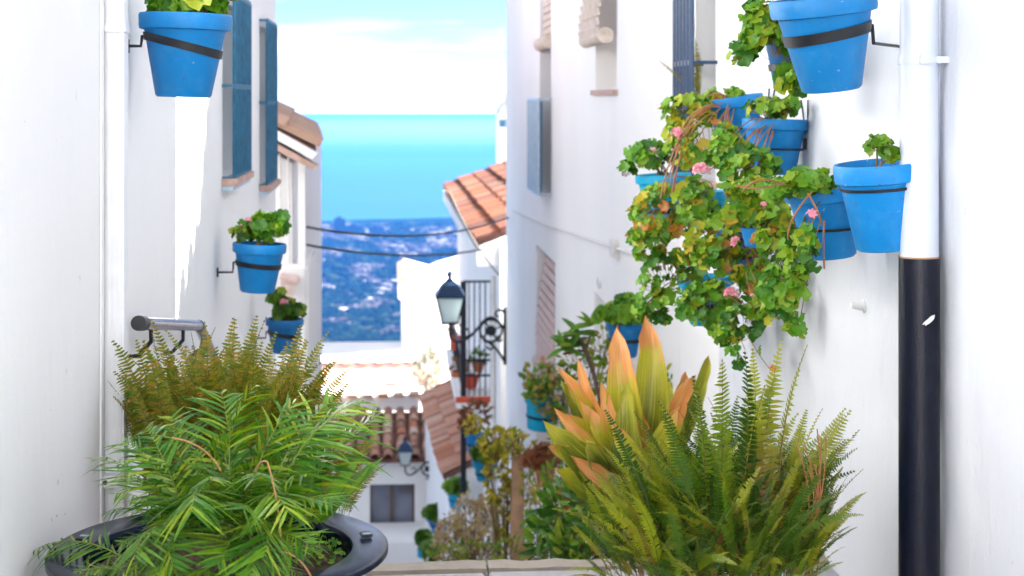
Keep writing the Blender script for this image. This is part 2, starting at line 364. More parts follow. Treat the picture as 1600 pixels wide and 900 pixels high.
# ------------------------------------------------------------------ far setting: sea, land, street
SEA = -400.0
def gridmesh(name, xs, ys, hf, mat):
    vs = [(x, y, hf(x, y)) for y in ys for x in xs]; n = len(xs)
    fs = [(j * n + i, j * n + i + 1, (j + 1) * n + i + 1, (j + 1) * n + i) for j in range(len(ys) - 1) for i in range(n - 1)]
    me = bpy.data.meshes.new(name); me.from_pydata(vs, [], fs); me.materials.append(mat)
    for p in me.polygons: p.use_smooth = True
    o = bpy.data.objects.new(name, me); C.objects.link(o); return struct(o)
m, t, b = nodes('sea_water'); b.inputs['Roughness'].default_value = 0.28; b.inputs['IOR'].default_value = 1.33; b.inputs['Specular IOR Level'].default_value = 0.03
f = tnoise(t, 0.00022, 4, stretch=(0.35, 1.6, 1)); t.links.new(ramp(t, f, [(0.35, (0.002, 0.03, 0.09)), (0.65, (0.003, 0.05, 0.12))]), b.inputs['Base Color'])
bump(t, b, tnoise(t, 0.02, 4), 0.6, 2.0); M['sea'] = m
# towards the horizon the water reflects more and more of the pale sky (Fresnel)
lw = t.nodes.new('ShaderNodeLayerWeight'); gl = t.nodes.new('ShaderNodeBsdfGlossy'); gl.inputs['Roughness'].default_value = 0.25; gl.inputs['Color'].default_value = (1, 0.97, 1, 1)
ms = t.nodes.new('ShaderNodeMixShader'); t.links.new(ramp(t, lw.outputs['Facing'], [(0.972, (0, 0, 0)), (0.992, (0.95, 0.95, 0.95))]), ms.inputs[0])
t.links.new(b.outputs[0], ms.inputs[1]); t.links.new(gl.outputs[0], ms.inputs[2]); t.links.new(ms.outputs[0], t.nodes['Material Output'].inputs[0])
xs = [-60000 + 4000 * i for i in range(31)]
ys = [3500 + 1500 * i for i in range(45)]
gridmesh('sea', xs, ys, lambda x, y: SEA - (x * x + y * y) / (2 * 6371000.0), M['sea'])
prof = [(-4000, 10), (-600, 5), (-60, 0), (-12, -0.5), (5.5, -0.55), (8, -2.2), (40, -12.8), (200, -64), (1000, -270), (2000, -352), (2600, -378), (3500, -392), (4700, -397.5), (5300, -399.2), (5700, -406), (6000, -412)]
def H(x, y):
    y2 = y + (60 * noise.noise(V((x * 0.002, 3.1, 0))) if y > 3000 else 0) - (0.30 * x if y > 4000 else 0) * min(1, max(0, (y - 4000) / 800))
    for (a, za), (c, zc) in zip(prof, prof[1:]):
        if y2 <= c:
            z = za + (zc - za) * (y2 - a) / (c - a); break
    else: z = -412
    if y > 150: z += noise.noise(V((x * 0.004, y * 0.002, 0))) * min(9, (y - 150) * 0.01) * (1 if y < 4500 else 0.12)
    return z
m, t, b = nodes('hillside'); b.inputs['Roughness'].default_value = 1.0; b.inputs['Specular IOR Level'].default_value = 0.0
f = tnoise(t, 0.02, 6, 0.65, stretch=(1, 0.35, 1)); f2 = tnoise(t, 0.0035, 3, 0.5, stretch=(1, 0.6, 1))
c = ramp(t, math_(t, 'ADD', math_(t, 'MULTIPLY', f, 0.65), math_(t, 'MULTIPLY', f2, 0.4)), [(0.42, (0.0015, 0.006, 0.004)), (0.54, (0.005, 0.014, 0.007)), (0.62, (0.018, 0.026, 0.016)), (0.72, (0.06, 0.06, 0.045))])
t.links.new(c, b.inputs['Base Color']); M['hill'] = m
xs = sorted(set([-6000 + 400 * i for i in range(31)] + [-1200 + 60 * i for i in range(41)] + [-60, -20, -8, 8, 20, 60]))
ys = [-4000, -2000, -600, -200, -60, -12, 5.5, 8, 20, 40, 80, 140, 200] + [300 + 100 * i for i in range(18)] + [2100 + 60 * i for i in range(64)]
gridmesh('hillside', xs, ys, H, M['hill'])
# far town and groves as masses
def town():
    r = random.Random(11); mb = MB()
    for i in range(5200):
        py = 345 + 215 * r.random() ** 1.25; d = 400 * F / (py - YH)
        px = 440 + 320 * r.random(); q = P(px, py, d)
        n = noise.noise(V((px * 0.018, py * 0.045, 4.0)))
        if n < (-0.08 if py < 430 else 0.08) + 0.16 * r.random(): continue
        z = H(q.x, q.y)
        if q.y > 5250 or z < -400: continue
        s = 3.5 + 5 * r.random(); h = 4 + 5 * r.random()
        if py < 385: h *= 0.8; s *= 1.3
        a = r.random() * 1.5
        rot = Matrix.Rotation(a, 3, 'Z')
        mb.box((q.x - s, q.y - s * 1.2, z - 3), (q.x + s, q.y + s * 1.2, z + h), rot)
    return mb
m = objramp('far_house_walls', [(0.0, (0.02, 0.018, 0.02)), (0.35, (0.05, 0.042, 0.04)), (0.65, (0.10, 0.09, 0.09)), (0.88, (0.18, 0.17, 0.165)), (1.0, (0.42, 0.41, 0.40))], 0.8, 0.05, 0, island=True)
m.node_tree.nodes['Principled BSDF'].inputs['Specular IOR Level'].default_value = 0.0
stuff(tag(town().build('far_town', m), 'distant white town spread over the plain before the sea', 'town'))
def groves():
    r = random.Random(5); mb = MB()
    for i in range(4200):
        py = 350 + 215 * r.random(); d = 400 * F / (py - YH)
        px = 440 + 320 * r.random(); q = P(px, py, d)
        n = noise.noise(V((px * 0.018, py * 0.045, 4.0)))
        if n > 0.05 + 0.15 * r.random() and py < 500: continue
        z = H(q.x, q.y)
        if q.y > 5200: continue
        s = 5 + 9 * r.random(); h = 5 + 8 * r.random()
        vs = [(q.x + s * math.cos(a + i) * (0.7 + 0.5 * r.random()), q.y + s * math.sin(a + i), z + h * k * (0.8 + 0.4 * r.random())) for k in (0, 0.55) for a in (0, 1.05, 2.1, 3.14, 4.2, 5.2)] + [(q.x, q.y, z + h)]
        mb.add(vs, [(j, (j + 1) % 6, 6 + (j + 1) % 6, 6 + j) for j in range(6)] + [(6 + j, 6 + (j + 1) % 6, 12) for j in range(6)])
    return mb
m = objramp('far_tree_crowns', [(0.0, (0.002, 0.006, 0.004)), (0.6, (0.004, 0.012, 0.007)), (0.85, (0.010, 0.022, 0.010)), (1.0, (0.03, 0.04, 0.02))], 0.9, 0.2, 0, island=True)
m.node_tree.nodes['Principled BSDF'].inputs['Specular IOR Level'].default_value = 0.0
stuff(tag(groves().build('far_groves', m, smooth=True), 'dark groves of trees scattered between the houses of the plain', 'trees'))
# high-rises on the shore
m_hr = plain('far_tower_facade', (0.03, 0.045, 0.07), 0.7, var=0.3, scale=0.05, bumps=0, spec=0)
hr = [(531, 368, 341, 9), (554, 366, 352, 15), (588, 362, 354, 12)]
hl = ['tall dark tower block on the shore left of the others', 'broad block beside the tall dark tower on the shore', 'third block from the left on the shore', 'block in the middle of the far shore', 'second block from the right on the far shore', 'rightmost block on the far shore near the red tiled roof']
for (px, pb, pt, hw), lb in zip(hr, hl):
    d = 4800; q = P(px, pb, d); z = H(q.x, q.y) - 2; top = P(px, pt, d).z; s = hw / F * d
    mb = MB(); mb.box((q.x - s, q.y - 15, z), (q.x + s, q.y + 15, top)); mb.box((q.x - s * .5, q.y - 8, top), (q.x + s * .3, q.y + 8, top + 5))
    tag(mb.build('tower_block', m_hr, base=(q.x, q.y, z)), lb, 'tower block', 'tower blocks on the far shore')

XL, XR = -0.77, 1.50
# landing with paving stones
land = struct(MB().box((XL - 0.3, -3, -0.6), (XR + 0.3, 5.56, -0.03)).build('landing', M['mortar']))
stone = {}
for k in range(5):
    mb = MB(); sx, sy = 0.192, 0.235
    mb.box((-sx, -sy, -0.05), (sx, sy, 0.0)); stone[k] = mb.mesh('paving_stone', M['stone'], bevel=0.006)
rs = random.Random(3); j = 0
for iy in range(12):
    y = 5.262 - iy * 0.482
    for ix in range(7):
        x = XL + 0.1 + ix * 0.396 + (0.19 if iy % 2 else 0)
        if x > XR: continue
        inst('paving_stone', stone[rs.randrange(5)], land, Matrix.Translation((x, y, rs.uniform(-0.003, 0.003))) @ Matrix.Rotation(rs.uniform(-.008, .008), 4, 'Z'))
x = XL - 0.1
while x < XR:
    wd = rs.uniform(0.3, 0.62); mb = MB(); n = 10; vs = []
    for i in range(n + 1):
        xx = wd * i / n; e = 0.012 * noise.noise(V((xx * 9 + x * 7, 1, 2))); h = 0.010 * noise.noise(V((xx * 8, 5, x)))
        vs += [(xx, -0.03, -0.05), (xx, -0.03 + e * .6, 0.008 + h * .3), (xx, 0.05 + e, 0.012 + h), (xx, 0.062 + e, -0.09)]
    fs = [(4 * i + a, 4 * i + (a + 1) % 4, 4 * i + 4 + (a + 1) % 4, 4 * i + 4 + a) for i in range(n) for a in range(4)] + [(0, 1, 2, 3), (4 * n + 3, 4 * n + 2, 4 * n + 1, 4 * n)]
    mb.add(vs, fs)
    inst('edge_stone', mb.mesh('edge_stone', M['edge_stone']), land, Matrix.Translation((x, 5.535, 0))); x += wd + 0.008
# square behind the viewer; unseen white house added to bounce sunlight into alley
sq = struct(MB().box((-9, -9.0, -0.6), (9, -3.002, -0.02)).box((-9, -3.0, -.6), (9, -1.6, -0.035)).build('square', M['pale_stone']))
bounce_house = thing('white_house', 'unseen white house added behind the viewer to bounce sunlight', 'house', (0, -9.5, -0.6))
MB().box((-9, -12, -0.6), (9, -9.002, 6.5)).build('wall', M['wall_far'], bounce_house)
# stepped street going down
street = struct(MB().box((XL - 0.5, 5.50, -0.62), (XR + 0.4, 5.62, -0.10)).build('street', M['mortar']))
mst = MB().box((-1.4, 0, -0.35), (1.75, 0.50, 0)).mesh('step', M['pale_stone'], bevel=0.01)
y, z = 5.62, -0.42
while y < 45:
    dx = -0.0 if y < 20 else -(y - 20) * 0.09
    inst('step', mst, street, Matrix.Translation((dx, y, z)) @ Matrix.Diagonal((1.0 + max(0, y - 14) * 0.10, 1, 1, 1)))
    y += 0.49; z -= 0.137 + (0.02 if y < 9 else 0)
for k in range(3): pass

# ------------------------------------------------------------------ houses along the alley
def wall_open(mb, x, depth, y0, y1, z0, z1, ops):
    """front wall in plane X=x, solid to x+depth, with rectangular openings (ya,yb,za,zb)"""
    ys = sorted({y0, y1, *[o[0] for o in ops], *[o[1] for o in ops]}); zs = sorted({z0, z1, *[o[2] for o in ops], *[o[3] for o in ops]})
    for a, b_ in zip(ys, ys[1:]):
        for c_, d_ in zip(zs, zs[1:]):
            ym, zm = (a + b_) / 2, (c_ + d_) / 2
            if any(o[0] < ym < o[1] and o[2] < zm < o[3] for o in ops): continue
            mb.add([(x, a, c_), (x, b_, c_), (x, b_, d_), (x, a, d_)], [(0, 1, 2, 3)])
            mb.add([(x + depth, a, c_), (x + depth, b_, c_), (x + depth, b_, d_), (x + depth, a, d_)], [(3, 2, 1, 0)])
    for (a, b_, c_, d_) in ops:
        e = x + depth
        mb.add([(x, a, c_), (e, a, c_), (e, a, d_), (x, a, d_)], [(0, 1, 2, 3)]); mb.add([(x, b_, c_), (e, b_, c_), (e, b_, d_), (x, b_, d_)], [(3, 2, 1, 0)])
        mb.add([(x, a, c_), (x, b_, c_), (e, b_, c_), (e, a, c_)], [(0, 1, 2, 3)]); mb.add([(x, a, d_), (x, b_, d_), (e, b_, d_), (e, a, d_)], [(3, 2, 1, 0)])
    e = x + depth
    mb.add([(x, y0, z0), (e, y0, z0), (e, y0, z1), (x, y0, z1)], [(0, 1, 2, 3)]); mb.add([(x, y1, z0), (e, y1, z0), (e, y1, z1), (x, y1, z1)], [(0, 1, 2, 3)])
    mb.add([(x, y0, z1), (x, y1, z1), (e, y1, z1), (e, y0, z1)], [(0, 1, 2, 3)])
    return mb
tile_me = {}
def tile_mesh(matkey, ln=0.40, r0=0.085, r1=0.068):
    key = (matkey, ln, r0)
    if key in tile_me: return tile_me[key]
    mb = MB(); n = 6; vs = []
    for (y, r) in ((0, r0), (ln, r1)):
        for rr in (r, r - 0.014):
            for k in range(n + 1):
                a = math.pi * k / n; vs.append((rr * math.cos(a), y, rr * math.sin(a)))
    s = n + 1; fs = []
    for k in range(n):
        fs += [(k, k + 1, 2 * s + k + 1, 2 * s + k), (s + k + 1, s + k, 3 * s + k, 3 * s + k + 1), (k + 1, k, s + k, s + k + 1)]
    mb.add(vs, fs); tile_me[key] = mb.mesh('roof_tile', M[matkey], smooth=True); return tile_me[key]
def tiled_roof(parent, A, B, up, rows_up, matkey, spacing=0.21, ln=0.40, lap=0.32, sc_=1.0, deck=True, jitter=0.02, name='roof'):
    """A near-low and B far-low eave corners, up = unit vector up the slope"""
    A, B, up = V(A), V(B), V(up).normalized(); e = (B - A); L_ = e.length; e.normalize()
    nrm = up.cross(e); nrm = nrm if nrm.z > 0 else -nrm; nrm.normalize()
    me = tile_mesh(matkey, ln, 0.085 * sc_, 0.068 * sc_)
    if deck:
        T = lap * rows_up; mb = MB(); a = A - nrm * 0.03; b_ = B - nrm * 0.03
        vs = [a, b_, b_ + up * T, a + up * T]; vs = vs + [v - nrm * 0.06 for v in vs]
        mb.add(vs, [(0, 1, 2, 3), (7, 6, 5, 4), (0, 4, 5, 1), (1, 5, 6, 2), (2, 6, 7, 3), (3, 7, 4, 0)])
        roof = mb.build(name, M['deck'], parent)
    else: roof = parent
    basis = Matrix((e, up, nrm)).transposed()
    if basis.determinant() < 0: basis = Matrix((-e, up, nrm)).transposed()
    r = random.Random(int(L_ * 100)); n = int(L_ / spacing)
    for i in range(n):
        for j in range(rows_up):
            p = A + e * (spacing * (i + 0.5) + r.uniform(-jitter, jitter) * .5) + up * (lap * j + r.uniform(-jitter, jitter)) + nrm * (0.012 * (j % 2))
            mw = Matrix.Translation(p) @ (basis @ Euler((R(-2 + r.uniform(-1, 1)), 0, r.uniform(-jitter, jitter) * 1.5)).to_matrix()).to_4x4()
            inst('roof_tile', me, roof, mw)
    return roof

def grille(parent, x, y0, y1, z0, z1, nb, mat, xwall, rb=0.007, rails=(0.0, 0.5, 1.0), nameb='bar'):
    for q in rails:
        z_ = z0 + (z1 - z0) * q
        fr = MB().box((x - 0.006, y0, z_ - 0.012), (x + 0.006, y1, z_ + 0.012))
        for yy in (y0, y1): fr.box((min(x, xwall), yy - 0.008, z_ - 0.008), (max(x, xwall), yy + 0.008, z_ + 0.008))
        fr.build('grille_rail', mat, parent)
    for i in range(nb):
        yy = y0 + (y1 - y0) * i / (nb - 1)
        MB().tube([(x, yy, z0), (x, yy, z1)], rb, 6).build(nameb, mat, parent)
# left near house
lh = thing('white_house', 'long white house on the left of the alley with two blue barred windows', 'house', (XL - 2, 2, -3))
w1 = (7.50, 8.27, 1.24, 2.05); w2 = (9.58, 10.30, 1.10, 2.03)
mb = wall_open(MB(), XL, -0.28, -0.8, 10.92, -3.5, 2.6, [w1, w2]); mb.build('wall', M['wall'], lh)
mb = MB().box((-8, -0.8, -3.5), (XL - 0.281, 10.92, 2.6)); mb.build('house_body', M['wall'], lh)
for k, wv in enumerate((w1, w2)):
    wd = MB().box((XL - 0.20, wv[0], wv[2]), (XL - 0.16, wv[1], wv[3])).build('window', M['shutter'], lh)
    for q in range(6):
        yy = wv[0] + (wv[1] - wv[0]) * (q + 0.1) / 6
        MB().box((XL - 0.159, yy, wv[2] + .02), (XL - 0.148, yy + (wv[1] - wv[0]) / 7.5, wv[3] - .02)).build('shutter_slat', M['shutter'], wd)
    sl = MB().box((XL - 0.01, wv[0] - 0.05, wv[2] - 0.035), (XL + 0.075, wv[1] + 0.05, wv[2] - 0.002)); sl.build('sill', M['sill'], lh, bevel=0.004)
    MB().box((XL - 0.01, wv[0] - 0.05, wv[2] - 0.055), (XL + 0.055, wv[1] + 0.05, wv[2] - 0.0365)).build('sill_edge', M['zinc'], lh)
    g = thing('window_grille', ('dark blue barred window grille directly behind the large hanging pot on the left' if k == 0 else 'dark blue barred grille on the far window of the left house, nearest the sea view'), 'window grille',
              (XL, (wv[0] + wv[1]) / 2, wv[2]), group='blue window grilles on the left house')
    grille(g, XL + 0.055 if k == 0 else XL + 0.045, wv[0] - 0.02, wv[1] + 0.03, wv[2] + 0.0, wv[3] + 0.03, 13, M['blue_bar'], XL - 0.03, rb=0.009)
# duct on the left wall
dt = thing('downpipe', 'white ribbed square downpipe on the left wall at the corner', 'downpipe', (XL, 4.47, 0))
mb = MB().box((XL + 0.001, 4.432, 0.0), (XL + 0.052, 4.515, 2.58)); mb.build('duct', M['duct'], dt, bevel=0.006)
for q in range(3):
    xx = XL + 0.010 + q * 0.013
    MB().box((xx, 4.4285, 0.0), (xx + 0.006, 4.4325, 2.58)).build('rib', M['duct'], dt)
MB().box((XL + 0.002, 4.424, 1.60 + 0.18), (XL + 0.057, 4.52, 1.60 + 0.20)).build('joint', M['duct'], dt, bevel=0.002)
p = PX(172, 740, XL + 0.01)
MB().box((XL + 0.001, 4.385, p.z - 0.02), (XL + 0.05, 4.43, p.z + 0.012)).build('clip', M['plastic'], dt, bevel=0.003)
MB().tube([(XL + 0.012, 4.384, p.z - 0.004), (XL + 0.012, 4.378, p.z - 0.004)], 0.006, 8).build('screw', M['iron'], dt)
# raised edge strip of the near-left wall
mb = MB().box((XL + 0.001, 4.36, 0.0), (XL + 0.006, 4.40, 2.58)); mb.build('corner_bead', M['wall'], lh)
# meter box cover at the frame's left edge
mbx = thing('meter_box', 'flat white meter cupboard cover low on the left wall at the edge of the picture', 'meter box', (XL, 3.1, 0.69))
MB().box((XL, 2.78, 0.69), (XL + 0.006, 3.262, 0.985)).build('cover', M['duct'], mbx, bevel=0.002)
MB().box((XL, 2.80, 0.985), (XL + 0.004, 3.24, 1.02)).build('frame', M['mortar'], mbx)
# brown scuffs on the left wall
q = random.Random(31)
for (px, py, a_, b_) in ((38, 190, .003, .002), (88, 806, .012, .0025), (101, 803, .007, .002), (90, 752, .004, .009), (78, 640, .002, .002), (120, 520, .0015, .003)):
    c_ = PX(px, py, XL); mb = MB(); n = 14
    for k in range(n):
        an = 2 * math.pi * k / n; rr = q.uniform(.5, 1.1); mb.v.append(V((XL + 0.0012, c_.y + a_ * rr * math.cos(an), c_.z + b_ * rr * math.sin(an))))
    mb.f = [tuple(range(n))]; mb.build('scuff_mark', M['scuff'], lh)
# handrail
hrl = thing('handrail', 'round metal handrail with black end cap on the left wall above the fern', 'handrail', PX(225, 510, -0.70))
xr = -0.705
a, b_, c_ = PX(218, 505, xr), PX(311, 509, xr), PX(352, 600, xr)
pts = [a, a.lerp(b_, .9)] ; MB().tube([a, b_], 0.0195, 20).build('upper_tube', M['steel'], hrl, smooth=True)
MB().tube([b_ - (b_ - a).normalized() * 0.02, b_, b_ + (c_ - b_).normalized() * 0.02], 0.0215, 16).build('elbow', M['iron'], hrl, smooth=True)
MB().tube([b_ + (c_ - b_).normalized() * 0.015, c_, c_ + (c_ - b_) * 1.5], 0.0195, 20).build('lower_tube', M['steel'], hrl, smooth=True)
MB().tube([a - (b_ - a).normalized() * 0.02, a + (b_ - a).normalized() * 0.07], 0.0215, 20).build('end_cap', M['iron'], hrl, smooth=True)
for px in (236, 286):
    q = PX(px, 515, xr)
    MB().tube([q, q + V((0, 0, -0.035)), V((XL + 0.03, q.y, q.z - 0.075)), V((XL, q.y, q.z - 0.08))], 0.0065, 8).build('bracket', M['iron'], hrl)
q = b_.lerp(c_, 0.15); MB().tube([q, q + V((-0.01, 0, -0.05)), V((XL, q.y, q.z - 0.09))], 0.0065, 8).build('bracket', M['iron'], hrl)

# left far house with tiled verge
fh = thing('white_house', 'bright white house beyond the left wall with pale tiled eave and terrace column', 'house', P(450, 600, 13.4))
A = P(497, 229, 13.0); B = P(491, 200, 19.5)
up = V((-1, -0.03, 0.56)).normalized()
rf = tiled_roof(fh, A, B, up, 6, 'tile_pink', spacing=0.215)
vb = MB(); dn = V((0, 0, -1)); a0 = A + V((0, -0.06, -0.05)); a1 = a0 + up * 2.0
for (o0, o1, th, nm, mt) in ((0.0, 0.075, 0.05, 'verge_board', 'wall_far'), (0.105, 0.16, 0.03, 'verge_tile_course', 'sill')):
    mb = MB(); lo = [a0 + dn * o0 - up * 0.0, a1 + dn * o0, a1 + dn * o1, a0 + dn * o1 + up * 0.05]
    lo2 = [v + V((0, 0.3, 0)) for v in lo]; lo = [v + V((0, -th + .05, 0)) for v in lo]
    mb.add(lo + lo2, [(0, 1, 2, 3), (7, 6, 5, 4), (0, 4, 5, 1), (3, 2, 6, 7), (0, 3, 7, 4), (1, 5, 6, 2)]); mb.build(nm, M[mt], fh)
y_f = 13.45
pL = PY(457, 240, y_f)
mb = MB()
xe = pL.x
mb.box((-6, y_f, -6), (xe, 19, A.z - 0.15 + 0.0)); 
mb.add([(xe, y_f, A.z - 0.15), (xe, 19, A.z - 0.15), (-3.5, 19, A.z + 1.35), (-3.5, y_f, A.z + 1.35), (-3.5, y_f, A.z - .15), (-3.5, 19, A.z - .15)], [(0, 1, 2, 3), (0, 3, 4), (1, 5, 2), (3, 2, 5, 4)])
mb.build('wall', M['wall_far'], fh)
c0 = PY(465.5, 240, y_f).x; c1 = PY(477, 240, y_f).x
MB().box((c0, y_f - 0.02, -4), (c1, y_f + 0.12, A.z - 0.12)).build('column', M['wall_far'], fh)
pp = PY(482, 413, y_f - 0.1)
MB().box((xe - 0.2, y_f - 0.12, -7), (pp.x, y_f + 1.6, pp.z)).build('terrace_wall', M['wall_far'], fh, bevel=0.03)
mb = MB(); q = PY(455, 430, y_f - 0.2); rot = Matrix.Rotation(R(12), 3, 'Y')
mb.box((q.x - 0.09, q.y - 0.06, q.z - 0.05), (q.x + 0.07, q.y + 0.06, q.z + 0.0), rot); 
bl = thing('rolled_blind', 'faded pink blind box between the two blue pots on the left', 'blind', (q.x, q.y, q.z - .2))
mb.build('housing', M['blind_pink'], bl, bevel=0.01)
for k in range(4):
    MB().box((q.x - 0.07 + .008 * k, q.y - 0.035, q.z - 0.085 - 0.036 * k), (q.x + 0.055, q.y - 0.02, q.z - 0.053 - 0.036 * k), rot, piv=q).build('slat', M['blind_pink'] if k % 2 == 0 else M['blind'], bl)
for (pxa, pya, pxb, pyb) in ((450, 235, 452, 430), (437, 240, 436, 420)):
    a, b_ = PY(pxa, pya, y_f - 0.03), PY(pxb, pyb, y_f - 0.03)
    MB().tube([a, a.lerp(b_, .5) + V((0.008, 0, 0)), b_], 0.008, 6).build('conduit', M['cable_w'], fh)

# right near house
rh = thing('white_house', 'rough white house on the near right hung with the many blue pots', 'house', (XR + 2, 2, -3))
g1 = (7.46, 7.95, 1.22, 2.38)
def rough_wall():
    # the near wall is lumpy: a fine grid displaced by noise
    bm_ys = [-0.4 + 0.4 * i for i in range(6)] + [2 + 0.05 * i for i in range(109)]; bm_ys = [y for y in bm_ys if y < g1[0] - 0.1] + [g1[0] - 0.08]
    zs = [-3.5, -1.5, -.5] + [-0.2 + 0.05 * i for i in range(54)] + [2.5]
    mb = MB(); n = len(bm_ys)
    for z in zs:
        for y in bm_ys:
            k = 0.010 * noise.noise(V((y * 1.4, z * 0.9, 1))) + 0.005 * noise.noise(V((y * 5, z * 3, 7))) + 0.0025 * noise.noise(V((y * 14, z * 8, 3)))
            if y > g1[0] - 0.12: k = 0
            mb.v.append(V((XR + k, y, z)))
    mb.f = [(j * n + i, j * n + i + 1, (j + 1) * n + i + 1, (j + 1) * n + i) for j in range(len(zs) - 1) for i in range(n - 1)]
    return mb
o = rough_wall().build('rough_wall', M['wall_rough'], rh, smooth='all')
mb = wall_open(MB(), XR, 0.28, g1[0] - 0.08, 8.4, -3.5, 2.5, [g1]); mb.build('wall', M['wall'], rh)
MB().box((XR + 0.05, -0.4, -3.5), (6, g1[0] - 0.10, 2.5)).build('house_body', M['wall'], rh)
MB().box((XR + 0.281, g1[0] - 0.098, -3.5), (6, 8.4, 2.498)).build('terrace_body', M['wall'], rh)
MB().box((XR, -0.4, 2.502), (6, 6.96, 3.8)).build('upper_storey', M['wall'], rh)
pr = [(7.0, 2.52), (7.47, 2.68), (7.8, 2.74), (8.16, 2.90), (8.40, 3.2)]  # unseen tiled parapet, outline shaped to cut the left wall's sun patch
mb = MB(); vs = [(x, y, z) for x in (XR, XR + 0.2) for (y, z) in pr + [(8.40, 2.503), (7.0, 2.503)]]; n = 7
mb.add(vs, [tuple(range(n)), tuple(range(2 * n - 1, n - 1, -1))] + [(i, (i + 1) % n, n + (i + 1) % n, n + i) for i in range(n)]); mb.build('shadow_parapet', M['wall'], rh)
for (y0, z0), (y1, z1) in zip(pr, pr[1:]):
    for k in range(2):
        yy = y0 + (y1 - y0) * (k + .5) / 2; zz = z0 + (z1 - z0) * (k + .5) / 2
        inst('coping_tile', tile_mesh('tile'), rh, Matrix.Translation((XR - 0.06, yy, zz)) @ Matrix.Rotation(R(-90), 4, 'Z'))
MB().box((XR + 0.18, g1[0], g1[2]), (XR + 0.22, g1[1], g1[3])).build('window', M['dark'], rh)
MB().box((XR - 0.03, g1[0] - 0.04, g1[2] - 0.05), (XR + 0.01, g1[1] + 0.04, g1[2] - 0.003)).build('sill', M['sill'], rh)
g = thing('window_grille', 'navy barred window grille behind the fern above the geraniums on the right', 'window grille', (XR, 7.7, 1.2))
grille(g, XR - 0.12, 7.42, 7.86, 1.14, 2.4, 6, M['navy'], XR + 0.02, rb=0.012)
# far right house
w3 = (10.80, 11.93, 1.67, 2.9); w4 = (15.3, 16.45, 0.72, 2.95); d5 = (14.9, 16.85, -2.4, 0.09); n6 = (10.45, 12.0, -1.6, 0.17)
fr = thing('white_house', 'tall white house right beyond the geraniums with a cream blind in its window', 'house', (XR + 2, 15, -6))
mb = wall_open(MB(), XR + 0.002, 0.35, 9.95, 21.35, -8, 4.1, [w3, w4, d5, n6]); mb.build('wall', M['wall_far'], fr)
MB().box((XR + 0.353, 9.95, -8), (7, 21.35, 4.1)).build('house_body', M['wall_far'], fr)
MB().box((XR + 0.002, 8.42, -6), (7, 9.949, 3.9)).build('side_wing', M['wall_far'], fr)
prev = [(8.42, 3.05), (8.9, 3.38), (9.5, 3.55), (9.949, 4.0)]
tiled_roof(fr, V((XR - 0.02, 8.45, 4.02)), V((6.5, 8.45, 4.02)), V((0, 1, 0.44)), 5, 'tile', name='wing_roof')
q = w3; MB().box((XR + 0.20, q[0], q[2]), (XR + 0.24, q[1], q[3])).build('window', M['blind'], fr)
MB().box((XR - 0.03, q[0] - .06, q[2] - 0.04), (XR + 0.05, q[1] + .06, q[2] - 0.004)).build('sill', M['sill'], fr)
q = w4; MB().box((XR + 0.27, q[0], q[2]), (XR + 0.31, q[1], q[3])).build('window', M['glass'], fr)
MB().box((XR + 0.2, d5[0], d5[2]), (XR + 0.24, d5[1], d5[3])).build('door', M['blind_pink'], fr)
MB().box((XR + 0.25, n6[0], n6[2]), (XR + 0.3, n6[1], n6[3])).build('door', M['wall_far'], fr)
# cream slatted blind bulging out of the window
bl = thing('rolled_blind', 'cream slatted blind bulging from the high window of the tall white house', 'blind', (XR, 11.4, 2.0))
pts = []
for k in range(12):
    z_ = 2.75 - k * 0.062; xx = XR + 0.05 - 0.17 * math.sin(min(1, k / 10) * 1.5) ** 1.3
    pts.append((xx, z_))
for k, (xx, z_) in enumerate(pts):
    MB().box((xx - 0.008, 10.84, z_ - 0.027), (xx + 0.008, 11.9, z_ + 0.027), Matrix.Rotation(R(-14), 3, 'Y')).build('slat', M['blind'], bl)
MB().tube([(XR - 0.07, 10.82, 2.03), (XR - 0.07, 11.92, 2.03)], 0.055, 14).build('roll', M['blind'], bl, smooth=True)
# lower blue window box and small roll
g = thing('window_grille', 'pale blue barred window box on the wall of the tall white house', 'window grille', (XR, 15.9, 0.75))
grille(g, XR - 0.12, 15.25, 16.4, 0.70, 1.60, 9, M['zinc'], XR + 0.02, rb=0.014, rails=(0, 1))
MB().box((XR - 0.10, 15.27, 0.72), (XR - 0.085, 16.36, 1.58)).build('backing_panel', M['shutter'], g)
bl = thing('rolled_blind', 'small rolled cream blind above the pale blue window box', 'blind', (XR, 15.6, 2.1))
MB().tube([(XR + 0.0, 15.33, 2.15), (XR + 0.0, 16.4, 2.15)], 0.07, 12).build('roll', M['blind'], bl, smooth=True)
for k in range(5): MB().box((XR + 0.02, 15.33, 2.24 + k * .07), (XR + 0.035, 16.4, 2.3 + k * .07)).build('slat', M['blind'], bl)
# curtain in the door
bl = thing('door_blind', 'faded pink lattice blind hanging slack in the low doorway behind the shrubs', 'blind', (XR, 15.8, -2))
for k in range(16):
    z_ = 0.03 - k * 0.085; s_ = 0.02 + 0.11 * math.sin(k / 15 * 2.4)
    MB().box((XR + 0.12 - s_, 14.95, z_ - 0.03), (XR + 0.135 - s_, 16.8, z_ + 0.035), Matrix.Rotation(R(10), 3, 'Y')).build('slat', M['blind_pink'], bl)
MB().tube([(XR + 0.0, 14.95, -1.45), (XR + 0.02, 16.8, -1.1)], 0.07, 10).build('roll', M['blind'], bl)
